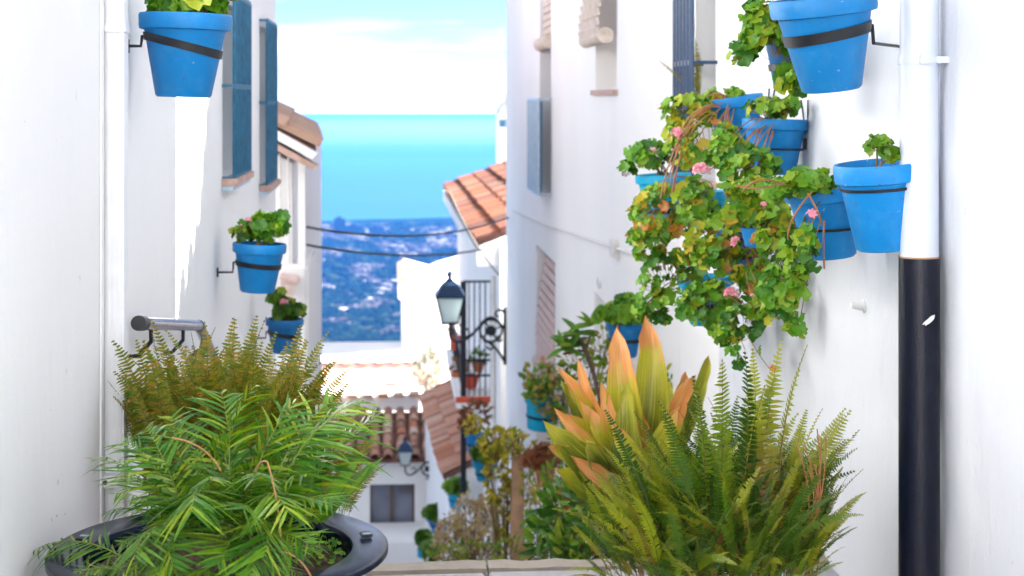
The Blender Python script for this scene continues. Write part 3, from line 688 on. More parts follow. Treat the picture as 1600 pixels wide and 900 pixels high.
# conduit with box, house number plate
a_, m_, b_ = PX(800, 328, XR - 0.012), PX(963, 388, XR - 0.012), PX(1010, 405, XR - 0.012)
cd = thing('cable_conduit', 'whitewashed cable conduit with junction box on the tall white wall', 'cable', m_)
MB().tube([a_, a_.lerp(m_, .5) + V((0, 0, -0.02)), m_], 0.011, 6).build('conduit', M['cable_w'], cd); MB().tube([m_, b_], 0.011, 6).build('conduit', M['cable_w'], cd)
MB().box((XR - 0.05, m_.y - 0.07, m_.z - 0.06), (XR + 0.002, m_.y + 0.07, m_.z + 0.06)).build('junction_box', M['cable_w'], cd, bevel=0.008)
q = PX(938, 441, XR)
mb = MB(); mb.tube([(XR + 0.002, q.y, q.z), (XR - 0.02, q.y, q.z)], 0.055, 20); 
for i in range(len(mb.v)): mb.v[i].z = q.z + (mb.v[i].z - q.z) * 0.85
npl = thing('wall_plate', 'small oval white plate with dark mark on the tall white wall', 'wall plate', q)
mb.build('plate', M['plastic'], npl); MB().box((XR - 0.024, q.y - 0.008, q.z - 0.025), (XR - 0.021, q.y + 0.008, q.z + 0.025)).build('mark', M['zinc'], npl)

# right downpipe
dp = thing('downpipe', 'round downpipe on the right, white above and glossy black below', 'downpipe', (XR - 0.06, 4.33, -0.1))
px_, py_ = XR - 0.065, 4.34
zb = PY(1456, 402, py_).z
MB().tube([(px_, py_, zb - 0.02), (px_, py_, 3.75)], 0.0525, 40).build('white_pipe', M['pipe'], dp, smooth=True)
MB().tube([(px_, py_, -0.1), (px_, py_, zb)], 0.0555, 40).build('black_sleeve', M['pipe_black'], dp, smooth=True)
MB().tube([(px_, py_, zb), (px_, py_, zb + 0.004)], 0.0562, 40).build('sleeve_edge', M['wood'], dp, smooth=True)
zr = PY(1456, 94, py_).z
MB().lathe([(0.052, -0.011), (0.0575, -0.011), (0.0585, 0), (0.0575, 0.011), (0.052, 0.011)], 40, (px_, py_, zr)).build('strap', M['pipe'], dp, smooth=True)
MB().box((px_ + 0.03, py_ - 0.056, zr - 0.009), (XR + 0.01, py_ - 0.036, zr + 0.009)).build('strap_lug', M['pipe'], dp, bevel=0.002)
MB().box((px_ - 0.018, py_ - 0.066, zr - 0.013), (px_ - 0.002, py_ - 0.052, zr + 0.013)).build('strap_screw_lug', M['pipe'], dp, bevel=0.002)
zc = PY(1463, 497, py_).z
mb = MB(); vs = []
out = [(-0.018, -0.010), (-0.012, -0.002), (-0.002, 0.006), (0.006, 0.013), (0.018, 0.016), (0.016, 0.006), (0.010, 0.0), (0.002, -0.006), (-0.006, -0.010), (-0.010, -0.013), (-0.009, -0.008)]
for (u, z_) in out:
    a = math.asin((u + 0.008) / 0.0562); vs.append((px_ + 0.0562 * math.sin(a - 0.0), py_ - 0.0562 * math.cos(a), zc + z_))
vs2 = [(x_ + (x_ - px_) * 0.02, y_ + (y_ - py_) * 0.02, z_) for x_, y_, z_ in vs]; n = len(vs)
mb.add(vs + vs2, [tuple(range(n, 2 * n))] + [(i, (i + 1) % n, n + (i + 1) % n, n + i) for i in range(n)]); mb.build('paint_chip', M['plastic'], dp)
# wall anchor
q = PX(1350, 478, XR)
wa = thing('wall_anchor', 'small white plastic stub on the right wall below the worn blue pot', 'wall fitting', q)
MB().tube([q + V((0.01, 0, 0)), q + V((-0.006, 0, 0))], 0.022, 16).build('flange', M['plastic'], wa)
MB().tube([q + V((-0.006, 0, 0)), q + V((-0.03, -0.01, 0.003)), q + V((-0.045, -0.012, 0.004))], [0.016, 0.012, 0.009], 12).build('stub', M['plastic'], wa)

# ------------------------------------------------------------------ houses down the street
rt = thing('white_house', 'white house down the alley on the right with a mossy red tiled roof', 'house', (2, 28, -8))
A = V((1.17, 22.2, 1.6 - 217 / F * 22.2)); B = V((1.17, 36.8, 1.6 - 150 / F * 36.8)); B.z = A.z = (A.z + B.z) / 2 + 0.06
tiled_roof(rt, A, B, V((1, 0, 0.36)), 5, 'tile_red', spacing=0.25, ln=0.46, lap=0.36, sc_=1.1)
MB().box((1.16, 22.12, A.z - 0.30), (1.46, 36.9, A.z - 0.10)).build('fascia', M['wall_far'], rt)
MB().box((1.46, 21.9, -12), (7, 36.0, A.z - 0.0)).build('wall', M['wall_far'], rt)
mb = MB(); mb.add([(1.2, 22.16, A.z - .1), (1.2, 22.16, A.z - .02), (3.4, 22.16, A.z + .78), (3.4, 22.16, A.z - .1)], [(0, 1, 2, 3)]); mb.build('gable', M['wall_far'], rt)
# chimney tower behind
tw = thing('chimney', 'slim pale chimney tower with small blue opening at the edge of the tall white house', 'chimney', PY(786, 280, 40))
q0, q1 = PY(778.5, 178, 40), PY(815, 300, 40)
MB().box((q0.x, 40, -3), (q1.x, 41, q0.z)).build('shaft', M['wall_far'], tw)
MB().lathe([(0.36, 0), (0.34, 0.12), (0.22, 0.27), (0.12, 0.33), (0.13, 0.42), (0.07, 0.50), (0.0, 0.52)], 16, (q0.x + 0.30, 40.45, q0.z)).build('cap', M['wall_far'], tw, smooth=True)
q = PY(784, 193, 39.99); MB().box((q.x - .06, 39.96, q.z - .09), (q.x + .1, 40.02, q.z + .09)).build('opening', M['shutter'], tw)
# gabled white house in the middle distance
mh = thing('white_house', 'windowless white house with sloping top in the distance left of the lantern', 'house', PY(665, 570, 45))
def quadprism(pts, y0, y1):
    a = [PY(px, py, y0) for px, py in pts]; b_ = [V((p.x, y1, p.z)) for p in a]; n = len(a)
    mb = MB(); mb.add(a + b_, [tuple(range(n))[::-1], tuple(range(n, 2 * n))] + [(i, (i + 1) % n, n + (i + 1) % n, n + i) for i in range(n)]); return mb
quadprism([(628, 600), (628, 470), (622, 466), (622, 444), (633, 438), (680, 452), (770, 470), (770, 600)], 45, 50).build('wall', M['wall_far'], mh)
quadprism([(622, 444.5), (633, 438.5), (682, 451), (682, 447), (633, 434), (621, 441)], 44.8, 50.2).build('coping', M['tile_pink'], mh)
mh2 = thing('white_house', 'partly hidden white house with a scrap of brown roof behind the lantern top', 'house', PY(690, 500, 52))
quadprism([(640, 500), (660, 440), (690, 428), (790, 400), (790, 560), (640, 560)], 52, 56).build('wall', M['wall_far'], mh2)
quadprism([(655, 437), (676, 428), (686, 430), (686, 441), (668, 437)], 51.6, 54).build('roof', M['tile'], mh2)
# parapet house
ph = thing('white_house', 'long low white parapet with a tile coping below the distant plain', 'house', PY(570, 600, 42))
z_t = PY(570, 570, 42).z; xa, xb = PY(430, 570, 42).x, PY(655, 570, 42).x
MB().box((xa, 42, -16), (xb, 46, z_t)).build('wall', M['wall_far'], ph)
cm = MB().box((-0.11, -0.1, 0), (0.11, 0.35, 0.07)).mesh('coping_tile', M['tile_pink'])
i = 0; x = xa + 0.15
while x < xb: inst('coping_tile', cm, ph, Matrix.Translation((x, 41.97, z_t + 0.002)) @ Matrix.Scale(1, 4)); x += 0.42
cs = MB().box((-0.21, 0, 0), (0.21, 0.25, 0.035)).mesh('coping_bed', M['deck']); x = xa + 0.2
MB().box((xa, 42.02, z_t + 0.001), (xb, 42.3, z_t + 0.035)).build('coping_bed', M['deck'], ph)
q = PY(500, 607, 39); q2 = PY(700, 618, 39)
MB().box((PY(440, 600, 39).x, 39, q2.z - 4), (PY(690, 600, 39).x, 41.9, q.z)).build('pink_band', M['pinkband'], ph)
q = PY(500, 612, 38); MB().box((PY(500, 600, 38).x - 2, 37.9, q.z - 5), (PY(690, 600, 38).x, 38.98, q.z - .05)).build('ledge', M['wall_far'], ph)
# lower house with window
lo = thing('white_house', 'low white house at the alley bottom with barrel tiles and a grey window', 'house', PY(610, 860, 33))
yF = 33.0; ze = PY(600, 716, yF - .3).z; zr_ = PY(600, 642, 35.2).z
xa, xb = PY(470, 800, yF).x, PY(668, 800, yF).x
A = V((xa, yF - 0.35, ze)); B = V((xb + .22, yF - 0.35, ze))
up = V((0, 35.2 - yF + .35, zr_ - ze)).normalized(); T = (35.2 - yF + .35) / up.y
tiled_roof(lo, A, B, up, 7, 'tile', spacing=0.27, ln=0.46, lap=T / 7, sc_=1.22)
quadprism([(470, 642), (655, 642), (655, 619), (470, 619)], 35.25, 36.5).build('parapet', M['wall_far'], lo)
x = xa
while x < xb + 0.3:
    inst('coping_tile', cm, lo, Matrix.Translation((x, 35.2, PY(600, 619.5, 35.25).z))); x += 0.33
wz1, wz0 = PY(600, 757, yF).z, PY(600, 826, yF).z; wx0, wx1 = PY(578, 800, yF).x, PY(648, 800, yF).x
xe2 = PY(692, 800, yF).x
mb = MB()
for (x0, x1, z0, z1) in ((xa - 2, wx0, -12, ze), (wx1, xe2, -12, ze), (wx0, wx1, wz1, ze), (wx0, wx1, -12, wz0)):
    mb.box((x0, yF, z0), (x1, yF + 0.3, z1))
mb.build('wall', M['wall_far'], lo); MB().box((xa - 2, yF + 0.301, -12), (xe2, 36, ze)).build('house_body', M['wall_far'], lo)
wn = MB().box((wx0 + .002, yF + 0.20, wz0 + .002), (wx1 - .002, yF + 0.24, wz1 - .002)).build('window', M['glass'], lo)
xm = (wx0 + wx1) / 2
fm = MB()
for (x0, x1, z0, z1) in ((wx0, wx0 + .04, wz0, wz1), (wx1 - .05, wx1, wz0, wz1), (xm - .05, xm + .03, wz0, wz1), (wx0, wx1, wz1 - .04, wz1), (wx0, wx1, wz0, wz0 + .05)):
    fm.box((x0 + .003, yF + 0.15, z0 + .003), (x1 - .003, yF + 0.198, z1 - .003))
fm.build('frame', M['frame'], wn)
for k in range(7): MB().box((xm + .15 + k * 0.055, yF + 0.12, wz1 - 0.22), (xm + .165 + k * 0.055, yF + 0.148, wz1 - .05)).build('curtain_bar', M['frame'], wn)
MB().box((wx0 - .08, yF - 0.06, wz0 - 0.09), (wx1 + .08, yF + .1, wz0 - .003)).build('sill', M['sill'], wn)
MB().box((xa, yF - 1.5, -12), (xm + 1.4, yF - 0.003, PY(600, 848, yF - 1.5).z)).build('plinth', M['wall_far'], lo)
# mono-pitch roof house on the right foot
lr = thing('white_house', 'small white house with a lean-to roof of pink and brown tiles beside the balcony', 'house', P(700, 800, 27))
A = P(690, 742, 26.0); B = P(655, 622, 32.8); B.z = A.z
tiled_roof(lr, A, B, V((1, -0.1, 0.50)), 5, 'tile_mixed', spacing=0.235, ln=0.44, lap=0.34)
mb = MB(); q0 = A + V((.12, .1, -.07)); q1 = B + V((.12, -.1, -.07)); rr = V((1, -0.1, 0.50)) * 1.5
mb.add([q0, q1, q1 + rr, q0 + rr] + [V((v.x, v.y, -12)) for v in (q0, q1, q1 + rr, q0 + rr)], [(0, 1, 2, 3), (0, 4, 5, 1), (1, 5, 6, 2), (2, 6, 7, 3), (3, 7, 4, 0)])
mb.build('wall', M['wall_far'], lr)

# balcony beside the lantern
bc = thing('balcony', 'black iron balcony cage on the alley house with a red tiled floor', 'balcony', V((1.3, 24, -2.6)))
yb0, yb1 = 23.0, 27.2; xo = PY(724, 500, yb0).x
zt = PY(724, 440, yb0).z; zm1 = PY(724, 563, yb0).z; zm2 = PY(724, 587, yb0).z; zfl = PY(724, 622, yb0).z; zlow = PY(724, 770, yb0).z
MB().box((xo - .04, yb0 - .04, zlow), (xo + .04, yb0 + .04, zt)).build('post', M['iron'], bc)
MB().box((xo - .035, yb1 - .035, zfl - .1), (xo + .035, yb1 + .035, PY(703, 500, yb1).z)).build('post', M['iron'], bc)
for z_ in (zt, zm1, zm2):
    MB().box((xo, yb0 - .015, z_ - .015), (1.46, yb0 + .015, z_ + .015)).build('rail', M['iron'], bc)
for z_ in (zm1,): MB().box((xo - .015, yb0, z_ - .015), (xo + .015, yb1, z_ + .015)).build('rail', M['iron'], bc)
for i in range(1, 6):
    x = xo + (1.44 - xo) * i / 5.5; MB().tube([(x, yb0, zfl), (x, yb0, zt)], 0.010, 6).build('bar', M['iron'], bc)
for i in range(1, 14):
    y = yb0 + (yb1 - yb0) * i / 14; MB().tube([(xo, y, zfl), (xo, y, zm1)], 0.009, 5).build('bar', M['iron'], bc)
MB().box((xo - .1, yb0 - .08, zfl - .13), (1.459, yb1 + .1, zfl - .002)).build('slab', M['wall_far'], bc)
MB().box((xo - .11, yb0 - .09, zfl - .0015), (1.459, yb1 + .1, zfl + .03)).build('tile_floor', M['wall_far'], bc)
MB().box((xo - .115, yb0 - .10, zfl - .05), (1.458, yb0 - .085, zfl + .035)).build('tile_edge', M['clay_red'], bc)
MB().tube([(1.42, yb0 - .2, zt + .1), (1.42, yb0 - .2, -9)], 0.035, 8).build('downpipe', M['cable_w'], rt)

# ------------------------------------------------------------------ lanterns
def spiral(cx, cz, r0, r1, a0, a1, n=18):
    return [(cx + (r0 + (r1 - r0) * k / n) * math.cos(a0 + (a1 - a0) * k / n), 0, cz + (r0 + (r1 - r0) * k / n) * math.sin(a0 + (a1 - a0) * k / n)) for k in range(n + 1)]
def lantern(loc, label, group):
    """origin at the wall plate; the arm reaches 0.74 m towards -X"""
    T_ = thing('wall_lantern', label, 'lantern', loc, group=group)
    off = V(loc)
    def put(mb, nm, mt, **k):
        mb.v = [v + off for v in mb.v]; return mb.build(nm, mt, T_, **k)
    put(MB().box((-0.035, -0.02, -0.38), (0.0, 0.02, 0.38)), 'wall_plate', M['iron'], bevel=0.004)
    ring = [(-0.20 + 0.145 * math.cos(a), 0, 0.07 + 0.145 * math.sin(a)) for a in [2 * math.pi * k / 24 for k in range(25)]]
    put(MB().tube(ring, 0.017, 6, caps=False), 'ring', M['iron'])
    put(MB().tube([(-0.20, -0.02, 0.07), (-0.20, 0.02, 0.07)], 0.07, 20), 'boss', M['iron'])
    for a in (0.4, 2.1, 3.8, 5.3): put(MB().tube([(-0.20 + .06 * math.cos(a), 0, .07 + .06 * math.sin(a)), (-0.20 + .14 * math.cos(a), 0, .07 + .14 * math.sin(a))], 0.012, 5), 'spoke', M['iron'])
    put(MB().tube(bez((-0.36, 0, 0.12), (-0.22, 0, 0.33), (-0.10, 0, 0.18), 10) + [(-0.02, 0, 0.10)], 0.018, 6), 'scroll', M['iron'])
    put(MB().tube(spiral(-0.10, 0.28, 0.09, 0.02, -0.6, 4.6), 0.016, 6), 'scroll', M['iron'])
    put(MB().tube(bez((-0.30, 0, -0.06), (-0.16, 0, -0.08), (-0.02, 0, -0.34), 10), 0.018, 6), 'scroll', M['iron'])
    put(MB().tube(spiral(-0.22, -0.14, 0.06, 0.02, 1.6, -3.4), 0.014, 6), 'scroll', M['iron'])
    put(MB().tube(spiral(-0.08, -0.04, 0.05, 0.015, 2.0, 6.6), 0.014, 6), 'scroll', M['iron'])
    put(MB().tube(bez((-0.34, 0, 0.14), (-0.44, 0, 0.02), (-0.50, 0, -0.02), 8) + bez((-0.50, 0, -0.02), (-0.68, 0, -0.14), (-0.74, 0, 0.02), 8)[1:] + [(-0.74, 0, 0.17)], 0.020, 7), 'arm', M['iron'])
    put(MB().tube(spiral(-0.55, 0.06, 0.085, 0.02, -1.8, 3.2), 0.014, 6), 'scroll', M['iron'])
    cx = -0.74; z0, z1 = 0.19, 0.535; a, b2 = 0.10, 0.178
    cor = [(-1, -1), (1, -1), (1, 1), (-1, 1)]
    for k in range(4):
        (x0, y0), (x1, y1) = cor[k], cor[(k + 1) % 4]
        vs = [(cx + x0 * a, y0 * a, z0), (cx + x1 * a, y1 * a, z0), (cx + x1 * b2, y1 * b2, z1), (cx + x0 * b2, y0 * b2, z1)]
        inn = [(cx + (v[0] - cx) * .93, v[1] * .93, v[2]) for v in vs]
        put(MB().add(vs + inn, [(0, 1, 2, 3), (7, 6, 5, 4), (0, 4, 5, 1), (1, 5, 6, 2), (2, 6, 7, 3), (3, 7, 4, 0)]), 'glass_pane', M['lglass'])
        put(MB().tube([(cx + x0 * a, y0 * a, z0), (cx + x0 * b2, y0 * b2, z1)], 0.011, 5), 'frame_bar', M['iron'])
    put(MB().box((cx - a - .01, -a - .01, z0 - .02), (cx + a + .01, a + .01, z0 + .006)), 'base_plate', M['iron'])
    rv = []; 
    for (r_, z_) in ((0.195, 0.52), (0.195, 0.54), (0.115, 0.68), (0.05, 0.735), (0.035, 0.76)):
        rv += [(cx + x_ * r_, y_ * r_, z_) for x_, y_ in cor]
    put(MB().add(rv, [(4 * i + k, 4 * i + (k + 1) % 4, 4 * i + 4 + (k + 1) % 4, 4 * i + 4 + k) for i in range(4) for k in range(4)] + [(3, 2, 1, 0), (16, 17, 18, 19)]), 'roof', M['navy'])
    put(MB().lathe([(0.03, 0.755), (0.025, 0.78), (0.062, 0.80), (0.05, 0.815), (0.03, 0.83), (0.035, 0.845), (0.0, 0.87)], 12, (cx, 0, 0)), 'finial', M['navy'], smooth=True)
    put(MB().lathe([(0.0, 0.28), (0.04, 0.30), (0.05, 0.36), (0.03, 0.43), (0.02, 0.52)], 12, (cx, 0, 0)), 'bulb', M['bulb'], smooth=True)
    return T_
q = PX(790, 531, XR); q.y = 21.30
lan = lantern((XR - 0.0, q.y, 1.6 - 376 / F * 21.0), 'large black wall lantern with scroll bracket on the corner of the tall white house', 'wall lanterns on scroll brackets')
q = PY(681, 745, 31.5)
l2 = copy_tree(lan, (q.x, 31.5, q.z + 0.10), None, 0.80); l2['label'] = 'smaller black wall lantern lower down in front of the barrel tiled roof'
MB().box((q.x - 0.0, 31.5 - .05, q.z - .4), (q.x + 0.5, yF - .003, q.z + .5)).build('corner_pier', M['wall_far'], lo)

# cables
def cable(p0, p1, sag, lb):
    n = 16; pts = [p0.lerp(p1, k / n) + V((0, 0, -sag * 4 * (k / n) * (1 - k / n))) for k in range(n + 1)]
    return tag(MB().tube(pts, 0.012, 5).build('cable', M['cable'], base=p0), lb, 'cable', 'cables strung across the alley')
cable(P(470, 353, 14), P(800, 338, 21.2), 0.16, 'upper thin cable sagging across the alley before the far town')
cable(P(470, 381, 14), P(775, 385, 21.9), 0.11, 'lower thin cable sagging across the alley before the far town')
cable(P(702, 300, 21.9), P(780, 430, 22.0), 0.10, 'steep thin cable hanging over the mossy red roof')

#PLANTS_BEGIN
# ------------------------------------------------------------------ pots and brackets
POTS = {}
def pot_profile(Rr, Hh, taper=0.64, rimh=0.2):
    rb = Rr * taper; zc = Hh * (1 - rimh); rc = rb + (Rr * 0.93 - rb) * (zc / Hh)
    return [(0.0, 0.002), (rb * 0.92, 0.0), (rb, 0.006), (rc, zc - 0.004), (rc + 0.002, zc), (Rr * 0.975, zc + 0.003), (Rr * 0.99, zc + 0.012), (Rr, Hh - 0.006), (Rr - 0.003, Hh), (Rr - 0.011, Hh), (Rr - 0.014, Hh - 0.01), (Rr - 0.016, Hh * 0.84), (0.0, Hh * 0.84)]
def pot_radius_at(Rr, Hh, taper, z):
    rb = Rr * taper; return rb + (Rr * 0.93 - rb) * (z / Hh)
def pot_thing(label, px, py, d, wpx, hpx, tilt=0, lean=0, mat='pot', cat='potted geranium', name='potted_geranium', group='blue flower pots hung on the walls', taper=0.64, rimh=0.2):
    """px, py: centre of the rim; wpx, hpx its width and the pot's height in the photograph at depth d"""
    Rr = wpx / 2 / F * d; Hh = hpx / F * d
    top = P(px, py, d)
    e = Euler((R(lean), R(-tilt), 0)); up = e.to_matrix() @ V((0, 0, 1))
    base = top - up * Hh
    T_ = thing(name, label, cat, base, tuple(e), group)
    mw = MW[T_.name]
    def loc(mb): mb.v = [mw @ v for v in mb.v]; return mb
    prof = pot_profile(Rr, Hh, taper, rimh)
    loc(MB().lathe(prof[:-1], 44)).build('pot', M[mat], T_, smooth=True)
    mb = MB(); n = 18; r_ = Rr - 0.018
    for k in range(n): a = 2 * math.pi * k / n; mb.v.append(V((r_ * math.cos(a), r_ * math.sin(a), Hh * 0.83)))
    mb.v.append(V((0, 0, Hh * 0.87))); mb.f = [(k, (k + 1) % n, n) for k in range(n)]
    loc(mb).build('soil', M['soil'], T_)
    T_['R'] = Rr; T_['H'] = Hh; T_['taper'] = taper
    return T_
def bracket(T_, label, wall_x, frac=0.55, band=0.022, tilt2=0, step=0.04, flat=True, side=None, wire=False, wy=0.0, group='black iron pot brackets'):
    mw = MW[T_.name]; Rr, Hh, tp = T_['R'], T_['H'], T_['taper']
    z0 = Hh * frac; r0 = pot_radius_at(Rr, Hh, tp, z0) + 0.003
    c = mw @ V((0, 0, z0)); side = side or (1 if wall_x > c.x else -1)
    B_ = thing('pot_bracket', label, 'bracket', V((wall_x, c.y, c.z)), group=group)
    mb = MB(); n = 40; o = 0; tl = math.tan(R(tilt2))
    for k in range(n):
        a = 2 * math.pi * k / n; dz = tl * r0 * math.cos(a)
        for (dr, z_) in ((0, -band / 2), (0.004, -band / 2), (0.004, band / 2), (0, band / 2)):
            rr = pot_radius_at(Rr, Hh, tp, z0 + dz + z_) + 0.002 + dr
            mb.v.append(mw @ V((rr * math.cos(a), rr * math.sin(a), z0 + dz + z_)))
    mb.f = [(4 * k + i, 4 * k + (i + 1) % 4, 4 * ((k + 1) % n) + (i + 1) % 4, 4 * ((k + 1) % n) + i) for k in range(n) for i in range(4)]
    mb.build('ring', M['iron'], B_, smooth=True)
    s = mw @ V((side * (r0 + 0.004), 0, z0 + tl * side * r0))
    wp = V((wall_x, s.y + wy, s.z - step)); rr = 0.005 if not wire else 0.003
    mid = V((s.x + side * 0.012, s.y, s.z - step))
    MB().tube([s, s + V((side * 0.008, 0, 0)), mid, wp], rr, 8).build('arm', M['iron'], B_)
    MB().box((min(wall_x, wall_x - side * 0.006), wp.y - 0.018, wp.z - 0.02), (max(wall_x, wall_x - side * 0.006), wp.y + 0.018, wp.z + 0.02)).build('wall_plate', M['iron'], B_)
    if wire:
        for dy in (-0.05, 0.05):
            MB().tube([mid + V((side * 0.01, 0, 0)), V((wall_x - side * 0.004, wp.y + dy, wp.z + 0.16))], 0.003, 6).build('hanger_wire', M['iron'], B_)
    return B_

# ------------------------------------------------------------------ leaves
def geranium_leaf(r, seed):
    q = random.Random(seed); mb = MB(); n = 15; cup = q.uniform(0.12, 0.42); out = []
    mb.v.append(V((0, 0, 0)))
    for ring in (0.55, 1.0):
        for k in range(n + 1):
            a = R(-160 + 320 * k / n); lobe = 1 + (0.13 * math.cos(a * 5.6 * 0.97) + 0.05 * (1 if k % 2 else -1)) * (1 if ring == 1 else 0.3)
            rr = r * ring * lobe * (0.93 + 0.07 * math.cos(a))
            z_ = cup * r * ring ** 2 + 0.09 * r * math.cos(k * math.pi) * ring + q.uniform(-.06, .06) * r * ring
            mb.v.append(V((rr * math.sin(a), rr * math.cos(a), z_)))
    m1 = n + 1
    mb.f = [(0, 1 + k, 2 + k) for k in range(n)] + [(1 + k, 1 + m1 + k, 2 + m1 + k, 2 + k) for k in range(n)]
    return mb
GL = [geranium_leaf(1.0, k) for k in range(6)]
GM = {}
def gleaf(matk, i):
    if (matk, i) not in GM: GM[(matk, i)] = GL[i].mesh('geranium_leaf', M[matk], smooth='all')
    return GM[(matk, i)]
def lance_leaf(wd, curl, seed):
    q = random.Random(seed); mb = MB(); n = 5
    for k in range(n + 1):
        t_ = k / n; ww = wd * math.sin(math.pi * (0.08 + 0.92 * t_)) ** 0.8 * (1 - 0.3 * t_) + (0.02 if k < n else 0)
        z_ = -curl * t_ * t_
        mb.v += [V((-ww, t_, z_ + ww * 0.35)), V((0, t_, z_)), V((ww, t_, z_ + ww * 0.35))]
    mb.f = [(3 * k + i, 3 * k + i + 1, 3 * k + i + 4, 3 * k + i + 3) for k in range(n) for i in range(2)]
    return mb
LM = {}
def lleaf(matk, wd=0.22, i=0):
    key = (matk, wd, i)
    if key not in LM: LM[key] = lance_leaf(wd, 0.1 + 0.14 * i, i).mesh('leaf', M[matk], smooth='all')
    return LM[key]
def orient(nrm, spin, s, p):
    q = V(nrm).to_track_quat('Z', 'Y').to_matrix().to_4x4()
    return Matrix.Translation(p) @ q @ Matrix.Rotation(spin, 4, 'Z') @ Matrix.Scale(s, 4)
def flower_head(nf, seed, matk):
    q = random.Random(seed); mb = MB()
    for i in range(nf):
        a = q.uniform(0, 6.28); el = q.uniform(0.1, 1.5)
        d = V((math.cos(a) * math.cos(el), math.sin(a) * math.cos(el), math.sin(el))); c = d * 0.7
        mt = d.to_track_quat('Z', 'Y').to_matrix(); sp = q.uniform(0, 6)
        for k in range(5):
            b_ = sp + k * 1.2566
            pt = [V((0, 0, 0)), V((0.28 * math.cos(b_ - .45), .28 * math.sin(b_ - .45), .08)), V((0.52 * math.cos(b_ - .2), .52 * math.sin(b_ - .2), .14)), V((0.52 * math.cos(b_ + .2), .52 * math.sin(b_ + .2), .14)), V((0.28 * math.cos(b_ + .45), .28 * math.sin(b_ + .45), .08))]
            mb.add([c + mt @ v for v in pt], [(0, 1, 2, 3, 4)])
    return mb
FH = [flower_head(11, 1, None).mesh('flower_head', M['petal']), flower_head(7, 2, None).mesh('flower_head', M['petal']), flower_head(10, 3, None).mesh('flower_head', M['petal_red'])]
def twigs(parent, mouth, ends, r0, mat, q, name='stem', droop=0.0, solo=10):
    joined = MB()
    for i, e in enumerate(ends):
        mid = mouth.lerp(e, 0.5) + V((q.uniform(-.03, .03), q.uniform(-.03, .03), abs(e.x - mouth.x) * 0.3 + q.uniform(0.0, .05) + droop))
        pts = bez(mouth + V((q.uniform(-.03, .03), q.uniform(-.03, .03), 0)), mid, e, 7)
        rs = [r0 * (1 - 0.6 * k / 7) for k in range(8)]
        if i < solo: MB().tube(pts, rs, 5).build(name, mat, parent)
        else: joined.tube(pts, rs, 4, caps=False)
    if joined.v: stuff(joined.build('thin_stems', mat, parent))
def foliage(T_, blobs, n, size, matk, seed, kind='ger', mouth=None, flowers=(), stem_mat='stem', light=V((-0.45, -0.55, 0.65)), stems=8, shell=0.5, stem_r=0.0035, lance=0.22):
    """blobs: (centre, (rx, ry, rz), weight); leaves face outwards and towards the light"""
    q = random.Random(seed); tot = sum(b_[2] for b_ in blobs); ends = []; pet = MB(); extra = MB()
    cnt = 0
    for (c, rr, wgt) in blobs:
        k_ = max(1, int(n * wgt / tot)); c = V(c)
        for i in range(k_):
            while True:
                d = V((q.uniform(-1, 1), q.uniform(-1, 1), q.uniform(-1, 1)))
                if 0.05 < d.length < 1: break
            d = d.normalized() * (d.length ** shell)
            # clumps: pull the leaf to nearby noise ridges so gaps open between clumps
            jn = noise.noise(V((c.x + d.x * rr[0], c.y + d.y * rr[1], c.z + d.z * rr[2])) * (9 if kind == 'ger' else 12) + V((seed, 0, 0)))
            if jn < -0.22: continue
            p = c + V((d.x * rr[0], d.y * rr[1], d.z * rr[2]))
            nr = (d * 0.8 + light * 0.9 + V((q.gauss(0, .45), q.gauss(0, .45), q.gauss(0, .45)))).normalized()
            s = size * q.uniform(0.55, 1.3)
            if kind == 'ger': me = gleaf(matk, q.randrange(6)); mw = orient(nr, q.uniform(0, 6.28), s, p)
            else:
                dirv = (d + V((0, 0, 0.35)) + V((q.gauss(0, .4), q.gauss(0, .4), q.gauss(0, .4)))).normalized()
                me = lleaf(matk, lance, q.randrange(3)); y_ = dirv; z_ = (nr - y_ * nr.dot(y_)).normalized(); x_ = y_.cross(z_)
                mw = Matrix.Translation(p) @ Matrix((x_, y_, z_)).transposed().to_4x4() @ Matrix.Scale(s, 4)
            if cnt < 290: inst('leaf', me, T_, mw)
            else:
                o = len(extra.v); extra.v += [mw @ v.co for v in me.vertices]; extra.f += [tuple(j + o for j in pl.vertices) for pl in me.polygons]
            cnt += 1
            if kind == 'ger' or i % 2 == 0:
                b_ = p - d * size * 1.5 - V((0, 0, size * 0.8)); pet.tube([p, b_.lerp(p, .5) + V((0, 0, -.004)), b_], 0.0011 if kind == 'ger' else 0.002, 3, caps=False)
            if q.random() < 0.06: ends.append(p)
        ends.append(c)
    if extra.v: stuff(extra.build('small_leaves', M[matk], T_))
    if pet.v: stuff(pet.build('leaf_stalks', M['stem'], T_))
    if mouth is not None: twigs(T_, V(mouth), ends[:stems + 14], stem_r, M[stem_mat], q, solo=stems)
    for (fp, s, k) in flowers:
        inst('flower_head', FH[k], T_, orient((-0.25, -0.8, 0.6), q.uniform(0, 6), s, fp))
        root = V(mouth) if mouth is not None else fp - V((0, 0, .1))
        e = fp.lerp(root, 0.35) ; MB().tube(bez(fp, fp + V((0, 0.01, -.03)), e, 5), 0.0018, 5).build('flower_stalk', M['stem'], T_)
def blob(px, py, d, rpx, rpy, wgt, rd=None):
    k = d / F; return (P(px, py, d), (rpx * k, (rd or 0.5 * (rpx + rpy)) * k, rpy * k), wgt)
def mouth_of(T_): return MW[T_.name] @ V((0, 0, T_['H'] * 0.9))

